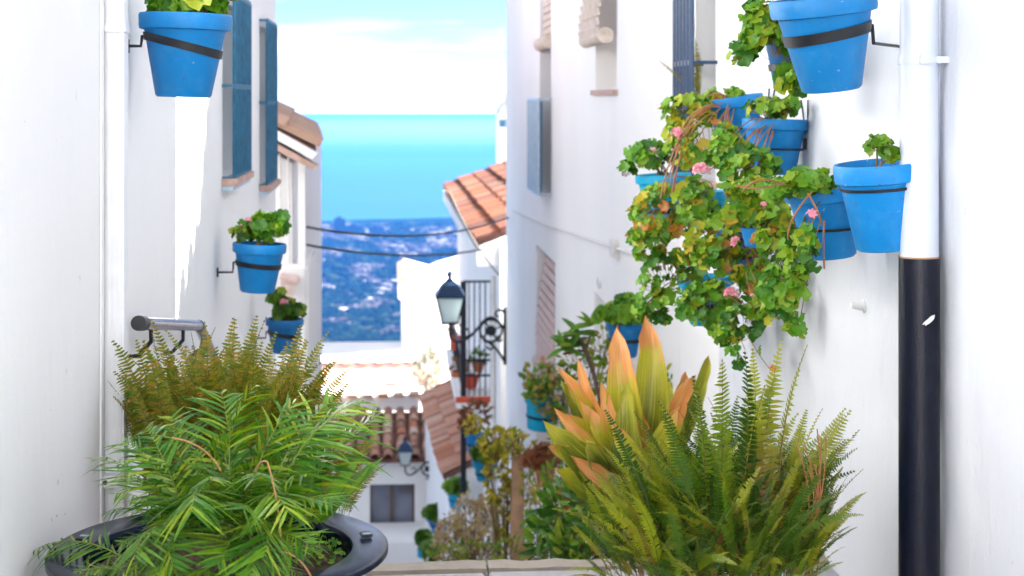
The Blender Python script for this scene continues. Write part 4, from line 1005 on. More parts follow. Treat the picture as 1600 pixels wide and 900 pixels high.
# ---- left wall pots
t1 = pot_thing('large clean blue pot of bright green geranium at the top left of the alley', 290, 22, 4.75, 144, 130, tilt=-1.5, lean=0, taper=0.60)
bracket(t1, 'slanting black band bracket holding the large top left pot', XL, frac=0.62, tilt2=-13, step=0.03, band=0.024)
foliage(t1, [blob(298, 3, 4.75, 62, 22, 3, 45), blob(300, -22, 4.75, 55, 26, 2, 45)], 150, 0.036, 'ger', 21, mouth=mouth_of(t1), stems=5)
t2 = pot_thing('middle blue pot on the left wall with tufted geranium and a pink flower', 406, 380, 7.2, 84, 76, tilt=-3, taper=0.64)
bracket(t2, 'black ring bracket on the left wall around the middle pot', XL, frac=0.56, tilt2=-4, step=0.045)
foliage(t2, [blob(415, 356, 7.2, 30, 20, 3, 24), blob(376, 366, 7.2, 14, 14, .5, 14), blob(432, 344, 7.2, 12, 10, .6, 12)], 130, 0.029, 'ger', 22, mouth=mouth_of(t2), flowers=[(P(388, 344, 7.1), 0.016, 0), (P(377, 352, 7.1), 0.008, 1)], stems=6)
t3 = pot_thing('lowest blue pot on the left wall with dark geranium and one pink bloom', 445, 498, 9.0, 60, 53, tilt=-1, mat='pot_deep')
bracket(t3, 'black ring bracket on the left wall around the lowest pot', XL, frac=0.55, tilt2=-8, step=0.035)
foliage(t3, [blob(443, 484, 9, 26, 14, 3, 20), blob(432, 466, 9, 12, 12, 1, 12), blob(466, 486, 9, 12, 8, .6, 10)], 110, 0.030, 'shrub', 23, kind='ger', mouth=mouth_of(t3), flowers=[(P(444, 473, 8.9), 0.025, 0)], stems=5)
# ---- right wall pots
A_ = pot_thing('largest blue pot at the top right beside the white pipe', 1285, -6, 4.4, 168, 148, tilt=7, lean=4, mat='pot', taper=0.56)
bracket(A_, 'wide black band bracket with stepped arm holding the largest top right pot', XR, frac=0.60, tilt2=5, step=0.05, band=0.03, wy=0.33)
foliage(A_, [blob(1290, -32, 4.4, 70, 20, 1, 50)], 74, 0.0252, 'ger', 30, mouth=mouth_of(A_), stems=3)
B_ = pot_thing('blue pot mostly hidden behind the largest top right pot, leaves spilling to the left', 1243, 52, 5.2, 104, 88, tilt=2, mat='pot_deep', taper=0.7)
bracket(B_, 'thin black wire bracket below the half hidden upper pot', XR, frac=0.4, step=0.02, wire=True)
foliage(B_, [blob(1192, 48, 5.1, 34, 46, 2.6, 30), blob(1215, 90, 5.1, 34, 38, 2, 30), blob(1160, 80, 5.1, 22, 22, .5, 18), blob(1243, 128, 5.0, 20, 12, .35, 12)], 249, 0.0266, 'ger', 31, mouth=mouth_of(B_), stem_mat='stem_red', stems=9)
C_ = pot_thing('tilted blue pot half behind a level one, above the hanging geraniums', 1145, 151, 6.4, 94, 84, tilt=8, mat='pot')
bracket(C_, 'thin black ring around the tilted upper pot', XR, frac=0.42, step=0.02, band=0.008, wire=True)
D_ = pot_thing('level blue pot with thin wire ring and hanger near the middle of the right wall', 1211, 186, 5.9, 103, 86, tilt=-1.5, mat='pot', taper=0.66)
bracket(D_, 'black wire ring with triangular hanger on the level pot', XR, frac=0.46, step=-0.02, band=0.007, wire=True)
E_ = pot_thing('leftmost blue pot of the hanging geranium mass, standing clear of the wall', 1036, 272, 7.0, 88, 70, tilt=3, mat='pot_turq')
bracket(E_, 'black band bracket under the leftmost pot of the geranium mass', XR, frac=0.2, step=0.02, band=0.02)
F_ = pot_thing('blue pot leaning behind the worn pot, with a pink flower hanging over its side', 1288, 290, 4.95, 128, 112, tilt=6, lean=2, mat='pot', taper=0.62)
bracket(F_, 'thin black ring around the leaning pot behind the worn one', XR, frac=0.42, step=0.01, band=0.008, tilt2=-3)
G_ = pot_thing('worn chipped blue pot with a small sprout touching the white pipe', 1373, 254, 4.5, 142, 136, tilt=5, lean=2, mat='pot_worn', taper=0.64, rimh=0.22)
bracket(G_, 'rusty thin black ring around the worn chipped pot', XR, frac=0.72, step=0.01, band=0.008)
H_ = pot_thing('small blue pot deep inside the geranium mass above its centre', 1106, 298, 6.7, 66, 60, mat='pot_turq')
bracket(H_, 'short black arm behind the small pot inside the geraniums', XR, frac=0.5, step=0.02)
I_ = pot_thing('blue pot between the small inner pot and the leaning pot, hung with leaves', 1186, 312, 5.7, 84, 72, tilt=4, mat='pot')
bracket(I_, 'black arm holding the pot between the inner and leaning pots', XR, frac=0.5, step=0.02)
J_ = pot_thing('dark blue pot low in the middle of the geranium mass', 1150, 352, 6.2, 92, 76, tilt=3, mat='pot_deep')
bracket(J_, 'black arm below the dark pot in the middle of the geraniums', XR, frac=0.4, step=0.06)
K_ = pot_thing('lowest blue pot of the geranium mass, nearly covered by leaves', 1102, 432, 6.7, 88, 74, tilt=3, mat='pot_turq')
bracket(K_, 'black arm behind the lowest covered pot of the geraniums', XR, frac=0.4, step=0.04)
# trailing geraniums, one plant per pot
foliage(C_, [blob(1075, 175, 6.3, 42, 26, 2, 30), blob(1110, 225, 6.1, 50, 34, 2.2, 34), blob(1060, 225, 6.3, 20, 40, .8, 26), blob(1130, 150, 6.4, 30, 10, .5, 26)], 318, 0.0252, 'ger_yel', 41, mouth=mouth_of(C_), stem_mat='stem_red', flowers=[(P(1059, 210, 6.1), 0.030, 0)], stems=12)
foliage(D_, [blob(1205, 168, 5.8, 42, 14, 1.6, 34), blob(1150, 225, 5.7, 34, 40, 2.2, 30), blob(1172, 262, 5.6, 44, 26, 1.6, 30)], 257, 0.0244, 'ger', 42, mouth=mouth_of(D_), flowers=[(P(1096, 268, 5.8), 0.035, 0)], stem_mat='stem_red', stems=10)
foliage(E_, [blob(1018, 240, 6.9, 36, 18, 2, 26), blob(972, 270, 6.9, 18, 15, 1, 16), blob(1056, 248, 6.9, 24, 14, .9, 18)], 257, 0.0222, 'ger', 43, mouth=mouth_of(E_), flowers=[(P(1022, 234, 6.8), 0.012, 0)], stems=8)
foliage(H_, [blob(1040, 330, 6.4, 52, 42, 2.4, 40), blob(1088, 312, 6.2, 30, 34, 1.4, 26), blob(1015, 375, 6.5, 34, 34, 1.4, 30), blob(1000, 330, 6.6, 18, 14, .4, 14)], 348, 0.0252, 'ger_yel', 44, mouth=mouth_of(H_), stem_mat='stem_red', stems=9)
foliage(I_, [blob(1185, 300, 5.4, 46, 24, 1.8, 32), blob(1145, 322, 5.4, 44, 34, 2, 32), blob(1215, 365, 5.3, 34, 44, 2, 30)], 348, 0.0237, 'ger_yel', 45, mouth=mouth_of(I_), stem_mat='stem_red', flowers=[(P(1194, 321, 5.1), 0.014, 1)], stems=8)
foliage(F_, [blob(1262, 284, 4.85, 48, 14, 1.5, 40), blob(1215, 295, 4.9, 26, 16, .7, 22), blob(1250, 400, 4.75, 26, 40, 1.3, 26), blob(1228, 455, 4.8, 40, 40, 1.8, 30), blob(1250, 500, 4.8, 20, 24, .7, 16), blob(1262, 372, 4.65, 10, 18, .25, 9)], 303, 0.0222, 'ger', 46, mouth=mouth_of(F_), stem_mat='stem', flowers=[(P(1270, 338, 4.72), 0.024, 1), (P(1258, 385, 4.8), 0.012, 1)], stems=9)
foliage(J_, [blob(1100, 372, 6.0, 54, 40, 2.4, 36), blob(1190, 425, 5.9, 46, 44, 2.2, 34), blob(1120, 400, 5.9, 36, 30, 1.2, 26), blob(1205, 470, 5.7, 34, 34, 1.2, 26)], 378, 0.0252, 'ger_yel', 47, mouth=mouth_of(J_), stem_mat='stem_red', flowers=[(P(1149, 378, 5.6), 0.022, 0), (P(1175, 462, 5.6), .010, 1)], stems=8)
foliage(K_, [blob(1045, 435, 6.5, 50, 44, 2.6, 40), blob(1110, 475, 6.3, 56, 34, 2.2, 36), blob(1020, 480, 6.5, 30, 24, 1, 22), blob(1165, 500, 6.0, 40, 22, 1, 24), blob(1130, 525, 6.1, 44, 12, .6, 20), blob(1165, 548, 5.9, 26, 22, .5, 16)], 424, 0.0252, 'ger', 48, mouth=mouth_of(K_), flowers=[(P(1143, 460, 5.9), 0.030, 0), (P(1149, 438, 6.0), 0.010, 1), (P(1209, 578, 5.6), 0.018, 2)], stem_mat='stem_red', stems=8)
foliage(G_, [blob(1374, 228, 4.45, 16, 12, 1, 12), blob(1396, 240, 4.45, 8, 5, .3, 6)], 24, 0.0229, 'shrub', 49, kind='ger', mouth=mouth_of(G_), stems=3)
tw_ = thing('dry_trailing_stems', 'bundle of bare orange brown stems arching out of the tilted pot', 'stems', P(1070, 200, 6.0))
q = random.Random(9)
for i in range(6):
    a, c_ = P(1122 + q.uniform(-8, 8), 168 + q.uniform(-8, 8), 6.1), P(1042 + q.uniform(-16, 24), 262 + q.uniform(-30, 60), 6.1)
    MB().tube(bez(a, P(1075 + q.uniform(-15, 15), 160 + q.uniform(-10, 30), 6.05), c_, 9), 0.0026, 5).build('stem', M['stem_red'], tw_)
tw_ = thing('dry_trailing_stems', 'few bare pale stems looping over the leaning pot and its leaves', 'stems', P(1290, 300, 4.8))
for (p0, pm, p1) in (((1268, 300), (1225, 350), (1232, 375)), ((1262, 302), (1280, 330), (1284, 352)), ((1230, 290), (1180, 268), (1160, 300)), ((1288, 345), (1286, 380), (1288, 420)), ((1222, 285), (1190, 300), (1150, 290))):
    MB().tube(bez(P(*p0, 4.78), P(*pm, 4.72), P(*p1, 4.75), 8), 0.0028, 5).build('stem', M['stem_red'], tw_)

# ---- farther pots on the right
L_ = pot_thing('blue pot of dense dark geranium hung behind the orange tipped leaves', 976, 505, 9.6, 60, 52, mat='pot', tilt=-1)
bracket(L_, 'black ring bracket of the pot behind the orange tipped leaves', XR, frac=0.5, step=0.03)
foliage(L_, [blob(975, 490, 9.5, 32, 14, 2, 26), blob(982, 474, 9.5, 18, 12, 1.2, 16), blob(946, 494, 9.5, 15, 10, .7, 12)], 150, 0.034, 'ger', 51, kind='ger', mouth=mouth_of(L_), stems=5)
Mp = pot_thing('turquoise pot nearly covered by a bushy pink and green shrub on the right', 848, 622, 14.3, 56, 50, mat='pot_turq', name='potted_shrub', cat='potted shrub', tilt=-8)
bracket(Mp, 'black bracket of the turquoise pot under the pink and green shrub', XR, frac=0.4, step=0.03)
foliage(Mp, [blob(845, 590, 14.2, 28, 24, 1.5, 26), blob(872, 620, 14.1, 36, 34, 2.4, 30), blob(886, 650, 14, 26, 32, 1.2, 24), blob(835, 612, 14, 14, 12, .5, 10)], 700, 0.055, 'shrub_mix', 52, kind='lance', lance=0.42, mouth=mouth_of(Mp), stems=6)
N_ = pot_thing('deep blue pot with reddish plant right behind the balcony post', 742, 676, 20.5, 32, 36, mat='pot', name='potted_plant', cat='potted plant', group='blue flower pots hung on the walls')
bracket(N_, 'black arm of the pot behind the balcony post', XR, frac=0.5)
foliage(N_, [blob(745, 650, 20.4, 20, 22, 2, 18), blob(730, 668, 20.3, 14, 10, .5, 12)], 170, 0.075, 'redbrown', 53, kind='lance', lance=0.3, mouth=mouth_of(N_), stems=5)
O_ = pot_thing('turquoise two stepped pot with a low green cushion below the balcony', 757, 713, 19.5, 40, 38, mat='pot_turq', name='potted_plant', cat='potted plant', rimh=0.42, taper=0.6)
bracket(O_, 'black arm of the two stepped turquoise pot', XR, frac=0.3)
foliage(O_, [blob(757, 706, 19.4, 22, 10, 2, 18), blob(775, 700, 19.4, 8, 8, .4, 8)], 130, 0.06, 'shrub', 54, kind='ger', mouth=mouth_of(O_), flowers=[(P(777, 690, 19.2), .06, 0)], stems=4)
Pp = pot_thing('blue pot of green leaves on the lean-to house wall under its tiled roof', 712, 768, 25.8, 28, 26, mat='pot_turq', name='potted_plant', cat='potted plant')
foliage(Pp, [blob(713, 760, 25.7, 16, 9, 2, 14)], 100, 0.08, 'shrub', 55, kind='ger', mouth=mouth_of(Pp), stems=4)
Qp = pot_thing('tilted blue pot hanging on the low white wall right of the grey window', 679, 808, 29, 26, 22, mat='pot', tilt=12, name='potted_plant', cat='potted plant')
foliage(Qp, [blob(675, 800, 28.9, 11, 9, 2, 10)], 70, 0.08, 'shrub', 56, kind='ger', mouth=mouth_of(Qp), stems=3)
Rp = pot_thing('lowest blue pot of the alley by the foot of the white wall', 662, 845, 28, 20, 26, mat='pot_turq', name='potted_plant', cat='potted plant', tilt=-8)
foliage(Rp, [blob(662, 840, 27.9, 10, 7, 2, 8), blob(676, 858, 27.5, 16, 18, 1.5, 12)], 120, 0.09, 'shrub', 57, kind='ger', mouth=mouth_of(Rp), stems=3)
bracket(Qp, 'black arm of the tilted pot on the low white wall', P(690, 808, 29).x, frac=0.5)
bracket(Pp, 'black arm of the pot under the tiled lean-to roof', P(728, 770, 25.8).x, frac=0.5)
bracket(Rp, 'black arm of the lowest pot of the alley', P(672, 845, 28).x, frac=0.5)
# balcony pots
for (px, py, d, wd, hh, lb, mk, fk, n_) in ((715, 580, 24.6, 20, 32, 'tall terracotta pot with red leaves on the balcony floor', 'clay', 'redbrown', 60), (735, 586, 23.5, 30, 20, 'wide red clay trough on the balcony behind the post', 'clay_red', 'redbrown', 50),
                                           (712, 525, 26.0, 20, 22, 'red pot on the upper balcony rail under the lantern', 'clay_red', 'redbrown', 20), (747, 566, 23.4, 22, 14, 'small brown pot of green leaves hung on the balcony rail', 'clay', 'shrub', 60)):
    T_ = pot_thing(lb, px, py, d, wd, hh, mat=mk, name='potted_plant', cat='potted plant', group='clay pots on the balcony', rimh=0.25)
    foliage(T_, [blob(px, py - 8, d, wd * .5, 10, 1, wd * .4)], n_, 0.075, fk, 60 + px, kind='lance', lance=0.3, mouth=mouth_of(T_), stems=3)
tc1 = pot_thing('terracotta pot with withered brown leaves in front of the tall white wall', 852, 722, 12.0, 38, 36, mat='clay', name='potted_plant', cat='potted plant', group='terracotta pots on the right')
foliage(tc1, [blob(850, 716, 11.9, 26, 12, 2, 18), blob(828, 718, 11.9, 12, 7, .6, 8), blob(849, 702, 11.9, 8, 10, .4, 7)], 90, 0.05, 'redbrown', 71, kind='ger', mouth=mouth_of(tc1), stems=6)
tc2 = pot_thing('terracotta pot on a dark post behind the broad leaves', 893, 764, 9.0, 50, 36, mat='clay', name='potted_plant', cat='potted plant', group='terracotta pots on the right')
foliage(tc2, [blob(885, 745, 8.9, 36, 20, 2, 28)], 110, 0.05, 'shrub', 72, kind='lance', lance=0.2, mouth=mouth_of(tc2), stems=6)
b0 = MW[tc2.name].translation
pst = thing('plant_stand', 'dark brown post carrying the terracotta pot on the right', 'post', b0 + V((-.06, 0, -1.4)))
MB().tube([b0 + V((-0.06, 0, -1.6)), b0 + V((-0.05, 0.01, -0.7)), b0 + V((-.05, 0, -.002))], 0.045, 10).build('post', M['bark'], pst)
MB().box((b0.x - .12, b0.y - .08, b0.z - .025), (b0.x + .06, b0.y + .08, b0.z - .001)).build('shelf', M['bark'], pst)
b0 = MW[tc1.name].translation
pst = thing('plant_stand', 'slim support under the terracotta pot with withered leaves', 'post', b0 + V((0, 0, -1.4)))
MB().tube([b0 + V((0, 0, -2.2)), b0 + V((0, 0, -.002))], 0.02, 8).build('post', M['iron'], pst)

# ---- street shrubs
def shrub(name, label, cat, base, blobs, n, size, matk, seed, lance=0.22, kind='lance', stem='bark', stems=9, group=None, sr=0.008):
    T_ = thing(name, label, cat, base, group=group)
    foliage(T_, blobs, n, size, matk, seed, kind=kind, mouth=V(base), stems=stems, lance=lance, stem_mat=stem, stem_r=sr); return T_
shrub('dry_bush', 'pale brown dry flowering bush at the bottom centre of the alley', 'bush', P(735, 960, 14.5), [blob(735, 808, 14.5, 28, 38, 2, 30), blob(702, 835, 14.5, 22, 32, 1.4, 26), blob(765, 820, 14.5, 24, 40, 1.4, 28), blob(725, 852, 14.3, 50, 30, 2, 36)], 1300, 0.040, 'dry', 81, lance=0.45, stems=14)
shrub('green_bush', 'green undergrowth below the dry bush at the bottom centre', 'bush', P(725, 960, 13.5), [blob(700, 868, 13.4, 30, 18, 1, 20), blob(745, 868, 13.6, 40, 22, 1.5, 20), blob(800, 862, 13.2, 26, 24, 1, 20)], 420, 0.05, 'shrub_mix', 82, lance=0.25)
tp = thing('timber_post', 'weathered brown timber post wrapped in yellow vine', 'post', P(810, 960, 13.5))
q0, q1 = P(797, 720, 13.5), P(822, 960, 13.5)
MB().add([q0 + V((.02, 0, 0)), V((q1.x - .02, q0.y, q0.z)), V((q1.x, q0.y + 0, q1.z)), V((q0.x - .01, q0.y, q1.z)), q0 + V((.02, .1, .06)), V((q1.x - .02, q0.y + .1, q0.z + .05)), V((q1.x, q0.y + .1, q1.z)), V((q0.x - .01, q0.y + .1, q1.z))],
         [(0, 1, 2, 3), (7, 6, 5, 4), (0, 4, 5, 1), (1, 5, 6, 2), (2, 6, 7, 3), (3, 7, 4, 0)]).build('shaft', M['wood'], tp, bevel=0.01)
shrub('yellow_vine', 'yellow leafed vine climbing over the timber post', 'vine', P(790, 960, 13.6), [blob(782, 690, 13.7, 34, 22, 1.4, 20), blob(775, 740, 13.6, 18, 50, 1.5, 16), blob(828, 745, 13.5, 12, 60, 1, 12), blob(792, 800, 13.6, 10, 50, .7, 10), blob(740, 665, 13.9, 14, 12, .3, 10), blob(808, 700, 13.5, 26, 26, .9, 14)], 1300, 0.045, 'vine', 83, lance=0.34, stem='stem', stems=10)
shrub('leafy_shrub', 'dark leafy shrub filling the corner under the broad orange tipped leaves', 'shrub', P(900, 960, 7.5), [blob(905, 690, 7.6, 34, 30, 1, 24), blob(890, 800, 7.4, 44, 44, 1.6, 34), blob(925, 850, 7.2, 60, 40, 2, 36), blob(860, 840, 7.6, 30, 40, .8, 24), blob(940, 790, 7.0, 44, 60, 2, 34)], 1000, 0.07, 'shrub', 84, lance=0.2, stems=12)
shrub('leafy_shrub', 'yellow green shrub low beside the dark post on the right', 'shrub', P(850, 960, 9.5), [blob(838, 800, 9.5, 20, 60, .6, 24), blob(862, 860, 9.4, 40, 20, .9, 24), blob(870, 780, 9.3, 26, 22, .5, 20)], 190, 0.05, 'shrub_mix', 85, lance=0.3)
shrub('leafy_shrub', 'mid green shrub between the far wall and the broad leaves', 'shrub', P(900, 900, 10.5), [blob(905, 560, 10.3, 28, 34, .9, 24), blob(925, 590, 10.2, 34, 34, 1.2, 28), blob(945, 540, 10.2, 30, 26, 1, 24), blob(1050, 590, 8.8, 22, 20, .6, 20)], 260, 0.055, 'shrub_mix', 86, lance=0.3, stems=10)
fp = thing('frangipani', 'slender branch with long dark leaf whorls reaching left before the white wall', 'shrub', P(930, 640, 10))
MB().tube(bez(P(940, 640, 10), P(925, 560, 10), P(905, 530, 9.9), 6), 0.014, 7).build('stem', M['bark'], fp)
q = random.Random(4)
for (cx, cy) in ((905, 522), (925, 508), (880, 545), (895, 540)):
    MB().tube([P(915, 548, 9.95), P(cx, cy + 8, 9.9)], 0.008, 6).build('stem', M['bark'], fp)
    for k in range(8):
        a = q.uniform(-0.5, 3.64); dv = V((math.cos(a), q.uniform(-.5, .5), math.sin(a) * .7)).normalized(); z_ = V((0, -.6, .8)); z_ = (z_ - dv * z_.dot(dv)).normalized(); x_ = dv.cross(z_)
        inst('leaf', lleaf('shrub', 0.14, 1), fp, Matrix.Translation(P(cx, cy, 9.9)) @ Matrix((x_, dv, z_)).transposed().to_4x4() @ Matrix.Scale(q.uniform(.10, .16), 4))
shrub('pale_bush', 'round pale leafless bush on the ledge left of the balcony', 'bush', P(668, 625, 37), [blob(668, 578, 37, 20, 32, 1, 24)], 480, 0.09, 'pale', 87, lance=0.4, stems=8)
cp = pot_thing('small red clay pot at the foot of the pale bush', 668, 612, 36.6, 16, 16, mat='clay_red', name='clay_pot', cat='pot', group='clay pots on the balcony'); del cp['group']

# ---- broad leaved plant with dried tips
def broad_leaf(seed, wd=0.115, n=14):
    q = random.Random(seed); mb = MB(); mb.u = []; bendk = q.uniform(0.05, 0.5); tw = q.uniform(-.4, .4); cols = 6
    lastw = 0
    for k in range(n + 1):
        t_ = k / n; ww = wd * (math.sin(math.pi * min(1, (0.10 + 0.90 * t_)) ** 0.92) ** 0.75) + (0.012 if k < n else 0.0)
        yy = math.sin(t_ * (1 + bendk)) / (1 + bendk) * 1.0; zz = -(1 - math.cos(t_ * (1 + bendk))) * bendk
        for j in range(cols + 1):
            u = j / cols * 2 - 1; x = u * ww * (1 + (.04 if t_ < .75 else .22) * q.uniform(-1, 1)); mb.u.append(u); z_ = zz + (abs(u) ** 1.4) * ww * 0.42 + 0.004 * math.cos(j * math.pi) + (t_ > .8) * q.uniform(-.015, .015)
            c_, s_ = math.cos(tw * t_), math.sin(tw * t_)
            mb.v.append(V((x * c_ - (z_ - zz) * s_, yy, zz + x * s_ + (z_ - zz) * c_))); mb.t.append(t_)
    mb.f = [(k * (cols + 1) + j, k * (cols + 1) + j + 1, (k + 1) * (cols + 1) + j + 1, (k + 1) * (cols + 1) + j) for k in range(n) for j in range(cols)]
    tip = mb.v[-4]; an = math.atan2(tip.z, tip.y); rot = Matrix.Rotation(-an, 3, 'X'); ln_ = tip.length
    mb.v = [(rot @ v) / ln_ for v in mb.v]; mb.v = [V((v.x * ln_, v.y, v.z)) for v in mb.v]
    return mb
BL = [broad_leaf(k).mesh('broad_leaf', M['broad'], smooth='all') for k in range(7)]
m, t, b = nodes('leaf_streaks')
bp = thing('broad_leaf_plant', 'clump of broad yellow green leaves with dried orange tips beside the big fern', 'plant', P(985, 815, 6.2))
root = P(985, 815, 6.2); q = random.Random(12)
spec = [  # tip px, tip py, width factor
    (905, 565, .75), (965, 515, 1.1), (1008, 500, 1.15), (1012, 555, 1.0), (1045, 600, .9), (1070, 585, .8), (1085, 590, .8), (880, 600, .6), (870, 575, .5), (868, 640, .75), (925, 640, 1.0), (955, 660, .9), (850, 660, 1.0), (862, 700, .9),
    (870, 735, .8), (1000, 640, 1.1), (1035, 660, 1.0), (980, 600, 1.0), (1105, 560, .5), (940, 600, .8), (895, 715, .8), (1060, 640, .9), (915, 690, 1.0), (990, 700, .9), (1025, 560, .7), (925, 750, .8), (1060, 700, 1.0), (890, 650, .8)]
for i, (px, py, wf) in enumerate(spec):
    tip = P(px, py, 6.2 + q.uniform(-.25, .2) - (0.25 if py > 640 else 0)); b0 = root + V((q.uniform(-.05, .05), q.uniform(-.05, .05), q.uniform(-.02, .02)))
    y_ = (tip - b0); ln = y_.length * 1.02; y_.normalize()
    z_ = V((q.uniform(-.3, .3), -1.0, 0.45)); z_ = (z_ - y_ * z_.dot(y_)).normalized(); x_ = y_.cross(z_)
    inst('leaf', BL[q.randrange(7)], bp, Matrix.Translation(b0) @ Matrix((x_, y_, z_)).transposed().to_4x4() @ Matrix.Diagonal((0.50 * wf, ln, ln, 1)))
# its pot, low on the first step
mb = MB().lathe([(0.0, -0.36), (0.09, -0.36), (0.125, -0.05), (0.13, -0.03), (0.12, -0.03), (0.115, -0.05), (0, -0.05)], 28, root); mb.build('pot', M['planter'], bp, smooth=True)

# ---- ferns
def fern_frond(seed, pairs=46, plen=0.075, matk='fern', thin=False):
    q = random.Random(seed); a0 = q.uniform(0.0, 0.12); a1 = a0 + q.uniform(0.1, 0.85); roll = q.uniform(-1.3, 1.3)
    pl, rc = MB(), MB(); pts = [V((0, 0, 0))]; n = 24; frs = []
    for k in range(n):
        a = a0 + (a1 - a0) * ((k + 1) / n) ** 1.5; pts.append(pts[-1] + V((math.sin(a), 0, math.cos(a))) / n)
    side_wob = q.uniform(-.10, .10)
    pts = [p + V((0, side_wob * (p.length ** 2), 0)) for p in pts]
    def at(s):
        x = s * n; i = min(n - 1, int(x)); return pts[i].lerp(pts[i + 1], x - i), (pts[i + 1] - pts[i]).normalized()
    rc.tube([at(s)[0] for s in [i / 10 for i in range(11)]], [0.0042 * (1 - .75 * i / 10) for i in range(11)], 4, caps=False)
    for k in range(pairs):
        s = 0.10 + 0.90 * (k + .5) / pairs; p, tg = at(s)
        env = min(1, (s - 0.03) / 0.14) * (1 - max(0, (s - 0.5) / 0.5) ** 2 * 0.88)
        yv = V((0, 1, 0)); nv = tg.cross(yv).normalized(); rl = roll * 0.6 + 0.5 * math.sin(s * 3 + seed)
        for sd_ in (-1, 1):
            if q.random() < 0.05: continue
            ln = plen * env * q.uniform(.82, 1.08); lat = (yv * math.cos(rl) + nv * math.sin(rl)) * sd_
            dv = (lat + tg * q.uniform(.12, .38) + nv * q.uniform(-.05, .25)).normalized(); wv = tg * (0.0195 * q.uniform(.85, 1.1) * (0.55 + .45 * env))
            cu = -nv * ln * q.uniform(.0, .25)
            tt = s
            vs = [p - wv * .45, p + wv * .5, p + dv * ln * .55 + wv * .42, p + dv * ln * .55 - wv * .38, p + dv * ln + cu]
            pl.add(vs, [(0, 1, 2, 3), (3, 2, 4)]); pl.t += [tt] * 5
    me = pl.mesh('fern_frond', None)
    o = len(me.vertices)
    # one mesh, two materials
    mb = MB(); mb.v = pl.v + rc.v; mb.f = list(pl.f) + [tuple(i + len(pl.v) for i in f) for f in rc.f]; mb.t = pl.t + [0.5] * len(rc.v)
    me = bpy.data.meshes.new('fern_frond'); me.from_pydata([tuple(v) for v in mb.v], [], mb.f); me.materials.append(M[matk]); me.materials.append(M['rachis'])
    for i, p in enumerate(me.polygons): p.material_index = 0 if i < len(pl.f) else 1
    at_ = me.attributes.new('t', 'FLOAT', 'POINT'); at_.data.foreach_set('value', mb.t); me['tip'] = tuple(pts[-1])
    return me
FR = [fern_frond(100 + k, pairs=42 + k % 3 * 6) for k in range(14)]
FB = [fern_frond(200 + k, pairs=44, plen=0.078, matk='fern_brown') for k in range(9)]
def fern(T_, centre, n, lens, lean, seed, meshes, rad=0.10, az=None, flatten=1.0, name='frond'):
    q = random.Random(seed); c = V(centre)
    for i in range(n):
        a = q.uniform(0, 2 * math.pi) if az is None else q.uniform(*az)
        ln_ = R(q.uniform(*lean)); s = q.uniform(*lens) * (1 - 0.25 * ln_ / 1.6)
        o = c + V((math.cos(a) * rad * q.random() ** .5, math.sin(a) * rad * flatten * q.random() ** .5, q.uniform(-.03, .03)))
        mw = Matrix.Translation(o) @ Matrix.Rotation(a, 4, 'Z') @ Matrix.Rotation(ln_, 4, 'Y') @ Matrix.Rotation(q.uniform(-.5, .5), 4, 'Z') @ Matrix.Scale(s, 4)
        inst(name, meshes[q.randrange(len(meshes))], T_, mw)
def frond_to(T_, b0, tip, me, seed, k=1.0, name='frond'):
    q = random.Random(seed); d_ = V(tip) - V(b0); h = V((d_.x, d_.y, 0)); h = h.normalized() if h.length > 1e-4 else V((1, 0, 0))
    tl = V(me['tip']); ang = math.atan2(V((d_.x, d_.y, 0)).length, d_.z); a_t = math.atan2(tl.x, tl.z)
    up_ = V((0, 0, 1)); basis = Matrix((h, up_.cross(h), up_)).transposed().to_4x4()
    mw = Matrix.Translation(V(b0)) @ Matrix.Rotation(q.uniform(-.75, .75), 4, d_.normalized()) @ basis @ Matrix.Rotation(ang - a_t, 4, 'Y') @ Matrix.Scale(d_.length / tl.length * k, 4)
    inst(name, me, T_, mw)
cF = P(1128, 930, 4.55)
bf2 = thing('sword_fern', 'taller back crown of fern between the big fern and the right wall', 'fern', P(1190, 935, 4.75) - V((0, 0, .2)))
bf = thing('sword_fern', 'big dense green sword fern in front of the right wall', 'fern', cF - V((0, 0, .25)))
for k_, (T_, px, py, d_, n_, l0, l1, a0_, a1_) in enumerate(((bf2, 1130, 905, 4.75, 80, .36, .54, 2, 26), (bf2, 1190, 900, 4.8, 70, .36, .54, 0, 16), (bf2, 1060, 900, 4.7, 56, .30, .48, 4, 36), (bf2, 1225, 900, 4.75, 44, .22, .40, 0, 20), (bf2, 1010, 900, 4.7, 34, .22, .36, 8, 46), (bf2, 1160, 840, 4.6, 50, .22, .36, 5, 50),
        (bf, 1120, 850, 4.5, 60, .20, .34, 6, 60), (bf, 1170, 870, 4.4, 44, .18, .30, 6, 52), (bf, 1060, 890, 4.4, 52, .18, .32, 8, 60), (bf, 1000, 900, 4.45, 30, .16, .26, 15, 70), (bf, 1225, 880, 4.5, 40, .16, .25, 5, 40), (bf, 1130, 930, 4.3, 34, .16, .28, 5, 60), (bf, 1210, 930, 4.35, 26, .16, .24, 5, 45))):
    fern(T_, P(px, py, d_), n_, (l0, l1), (a0_, a1_), 900 + k_, FR, rad=0.09)
MB().lathe([(0.0, -0.26), (0.13, -0.26), (0.17, -0.05), (0.18, -0.03), (0.165, -0.03), (0.16, -0.06), (0, -0.06)], 28, P(1200, 945, 4.82)).build('pot', M['clay'], bf2, smooth=True)
